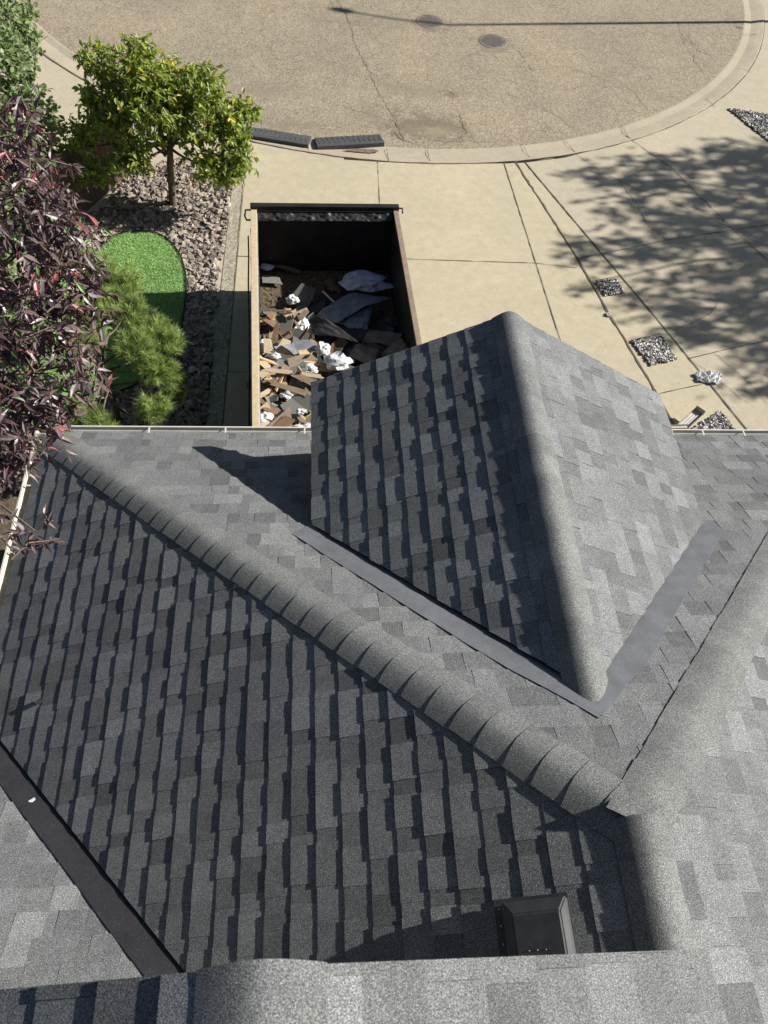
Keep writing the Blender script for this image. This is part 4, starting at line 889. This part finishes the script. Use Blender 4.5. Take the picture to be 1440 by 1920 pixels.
for px, py, z, rad in blobs:
    rad *= 1.17; c = W(px, py, z); st = tpt[2] if py > 700 else tpt[3]; limb(bm, Vector(tpt[1]).lerp(tpt[4], min(1, max(0, (z-.75)*.8))), c, .022, .006, .1, px)
    for _ in range(int(760*rad*rad)+12):
        d = unit(r.normal(0, 1, 3)); p = np.array(c)+d*rad*r.uniform(.3, 1)**.6*np.array([1, 1, .75]); ax = unit(d*.5+np.array([0, 0, .6])+unit(p-np.array(tpt[2]))*.5+r.normal(0, .15, 3)); tn = r.uniform(.5, 1.45); ln = .18*r.uniform(.6, 1.2); shoots.append((p-ax*ln, p+ax*.02))
        for k in range(62):
            t = r.uniform(-.9, .1); q = p+ax*ln*t; s_ = r.normal(0, 1, 3); s_ = unit(s_-ax*(s_@ax)); P.append(q); Dv.append(unit(ax*r.uniform(.5, 1.1)+s_*.75)); tnn.append(tn*r.uniform(.8, 1.25))
P = np.array(P); Dv = np.array(Dv); n_ = len(P); side = unit(np.cross(Dv, r.normal(0, 1, (n_, 3)))); L = r.uniform(.08, .15, n_)[:, None]
V = np.stack([P-side*.0033, P+side*.0033, P+Dv*L], 1).reshape(-1, 3); me = bpy.data.meshes.new('needles'); me.from_pydata(V.tolist(), [], [(3*i, 3*i+1, 3*i+2) for i in range(n_)]); me.materials.append(M['needle'])
at = me.color_attributes.new('tone', 'FLOAT_COLOR', 'POINT'); T = np.repeat(np.array(tnn), 3); at.data.foreach_set('color', np.c_[T, T, T, np.ones_like(T)].ravel()); link('needles', me, None, pn)
bmobj('trunk', bm, M['bark'], pn, True); twigs('twigs', shoots, .006, M['bark'], pn)
# big tree outside the frame on the right, its shade falls on the neighbour drive
bt0 = Vector((20.5, 14.8, 0)); bt = empty('shade_tree', bt0, 'large leafy tree right of the frame shading the neighbour driveway', 'tree'); r = np.random.default_rng(12)
off = SD/SD.z
def sh(px, py, h): g_ = W(px, py, 0); return tuple(g_+off*h)
blobs = [(1200, 330, 5.0, .9), (1330, 330, 5.6, 1.2), (1420, 400, 5.4, 1.3), (1230, 420, 5.2, .9), (1130, 470, 4.6, .7), (1320, 470, 5.2, 1.1), (1420, 540, 5.0, 1.1), (1220, 560, 4.6, .75), (1330, 610, 4.6, .75), (1440, 640, 4.6, .9), (1090, 330, 4.6, .35), (1080, 540, 4.2, .25), (1400, 300, 5.6, .9), (1280, 640, 4.2, .45), (1380, 735, 3.8, .3), (1500, 450, 5.6, 1.6), (1560, 600, 5.2, 1.4), (1500, 320, 5.8, 1.4), (1440, 730, 4, .4), (1150, 380, 4.8, .5)]
cs_ = [sh(px, py, h*1.6) for px, py, h, _ in blobs]; rs_ = [b[3] for b in blobs]
P, Dv, Nv, L, T, tw = clump_leaves(r, cs_, rs_, 1350, 9, .16, .1, .5, .3, .8, .28)
leaf_mesh('crown', P, Dv, Nv, L, L*.6, T, M['leafgreen'], bt); 
bm = bmesh.new(); tube(bm, [bt0, bt0+Vector((0, 0, 3)), bt0+Vector((-.1, 0, 6.8))], [.25, .2, .15], 10)
for i, c in enumerate(cs_): limb(bm, bt0+Vector((0, 0, 4+.12*i)), c, .07, .015, .4, i)
bmobj('trunk', bm, M['bark'], bt, True)
# street lamp outside the frame; its shadow crosses the road
tip = W(655, 22, 0); s0 = W(835, 47, 0); s1 = W(1440, 48, 0); dirn = (s1-s0).normalized()
Hp = 9.0; base = None
# find the post base: the shadow of the post top falls at s0
topp = s0+off*Hp; base = Vector((topp.x, topp.y, 0))
lp = empty('street_lamp', base, 'tall street lamp right of the frame whose shadow crosses the road', 'street lamp')
bm = bmesh.new(); tube(bm, [base, base+Vector((0, 0, .4)), base+Vector((0, 0, Hp))], [.09, .085, .055], 12); bmobj('post', bm, M['lamp'], lp, True)
hd = tip+off*(Hp+.35); bm = bmesh.new(); tube(bm, [topp, topp.lerp(hd, .3)+Vector((0, 0, .12)), topp.lerp(hd, .7)+Vector((0, 0, .1)), hd], [.05, .04, .035, .035], 8); bmobj('arm', bm, M['lamp'], lp, True)
bm = bmesh.new(); bmesh.ops.create_uvsphere(bm, u_segments=16, v_segments=10, radius=1); dd = (hd-topp); dd.z = 0; dd.normalize(); mt = Matrix.Translation(hd+dd*.2) @ Matrix((dd, Vector((-dd.y, dd.x, 0)), Vector((0, 0, 1)))).transposed().to_4x4() @ Matrix.Diagonal((.36, .15, .09, 1)); bmesh.ops.transform(bm, matrix=mt, verts=bm.verts); bmobj('lamp_head', bm, M['lamp'], lp, True)
# fence
fr = empty('fence', W(205, 382, 0), 'brown board fence behind the rock bed, left of the green tree', 'fence')
fa, fb = Vector((-4.95, 12.2, 0)), Vector((-3.55, 15.0, 0)); fd = (fb-fa).normalized(); fl = (fb-fa).length; rotf = Matrix((fd, Vector((-fd.y, fd.x, 0)), Vector((0, 0, 1)))).transposed()
bm = bmesh.new(); x = 0
while x < fl: box(bm, fa+fd*(x+.07)+Vector((0, 0, .66)), (.132, .02, 1.25), rotf, .003); x += .14
bmobj('boards', bm, M['fence'], fr)
bm = bmesh.new(); box(bm, fa+fd*fl/2+Vector((0, 0, 1.31)), (fl, .09, .04), rotf, .004); bmobj('top_rail', bm, M['fence'], fr)
for t in (0, fl*.5, fl): bm = bmesh.new(); box(bm, fa+fd*t+Vector((0, 0, .68))+rotf@Vector((0, .06, 0)), (.09, .09, 1.36), rotf, .004); bmobj('post', bm, M['fence'], fr)

# bits lying on the roof
o = plate('fallen_leaf', 500, 700, .05, .03, .6, .1, M['shinglelight'], 'single pale leaf lying in the dark metal valley at lower left', 'leaf', th=.002, seed=4)
d = CF+CR*((62-720)/FPX)-CU*((1502-960)/FPX); nn = Vector((0, S, 1)); o.location = Vector((0, 0, CAMZ))+d*((Ze+S*Yv-CAMZ)/d.dot(nn))+Vector((0, 0, .026)); o.data.materials[0] = M['paper']
o = plate('shingle_chip', 500, 700, .05, .05, .6, .2, M['felt'], 'small black chip lying on the dark left roof slope', 'chip', th=.008, seed=9); o.location = onleft(75, 1318)+Vector((0, 0, .03))
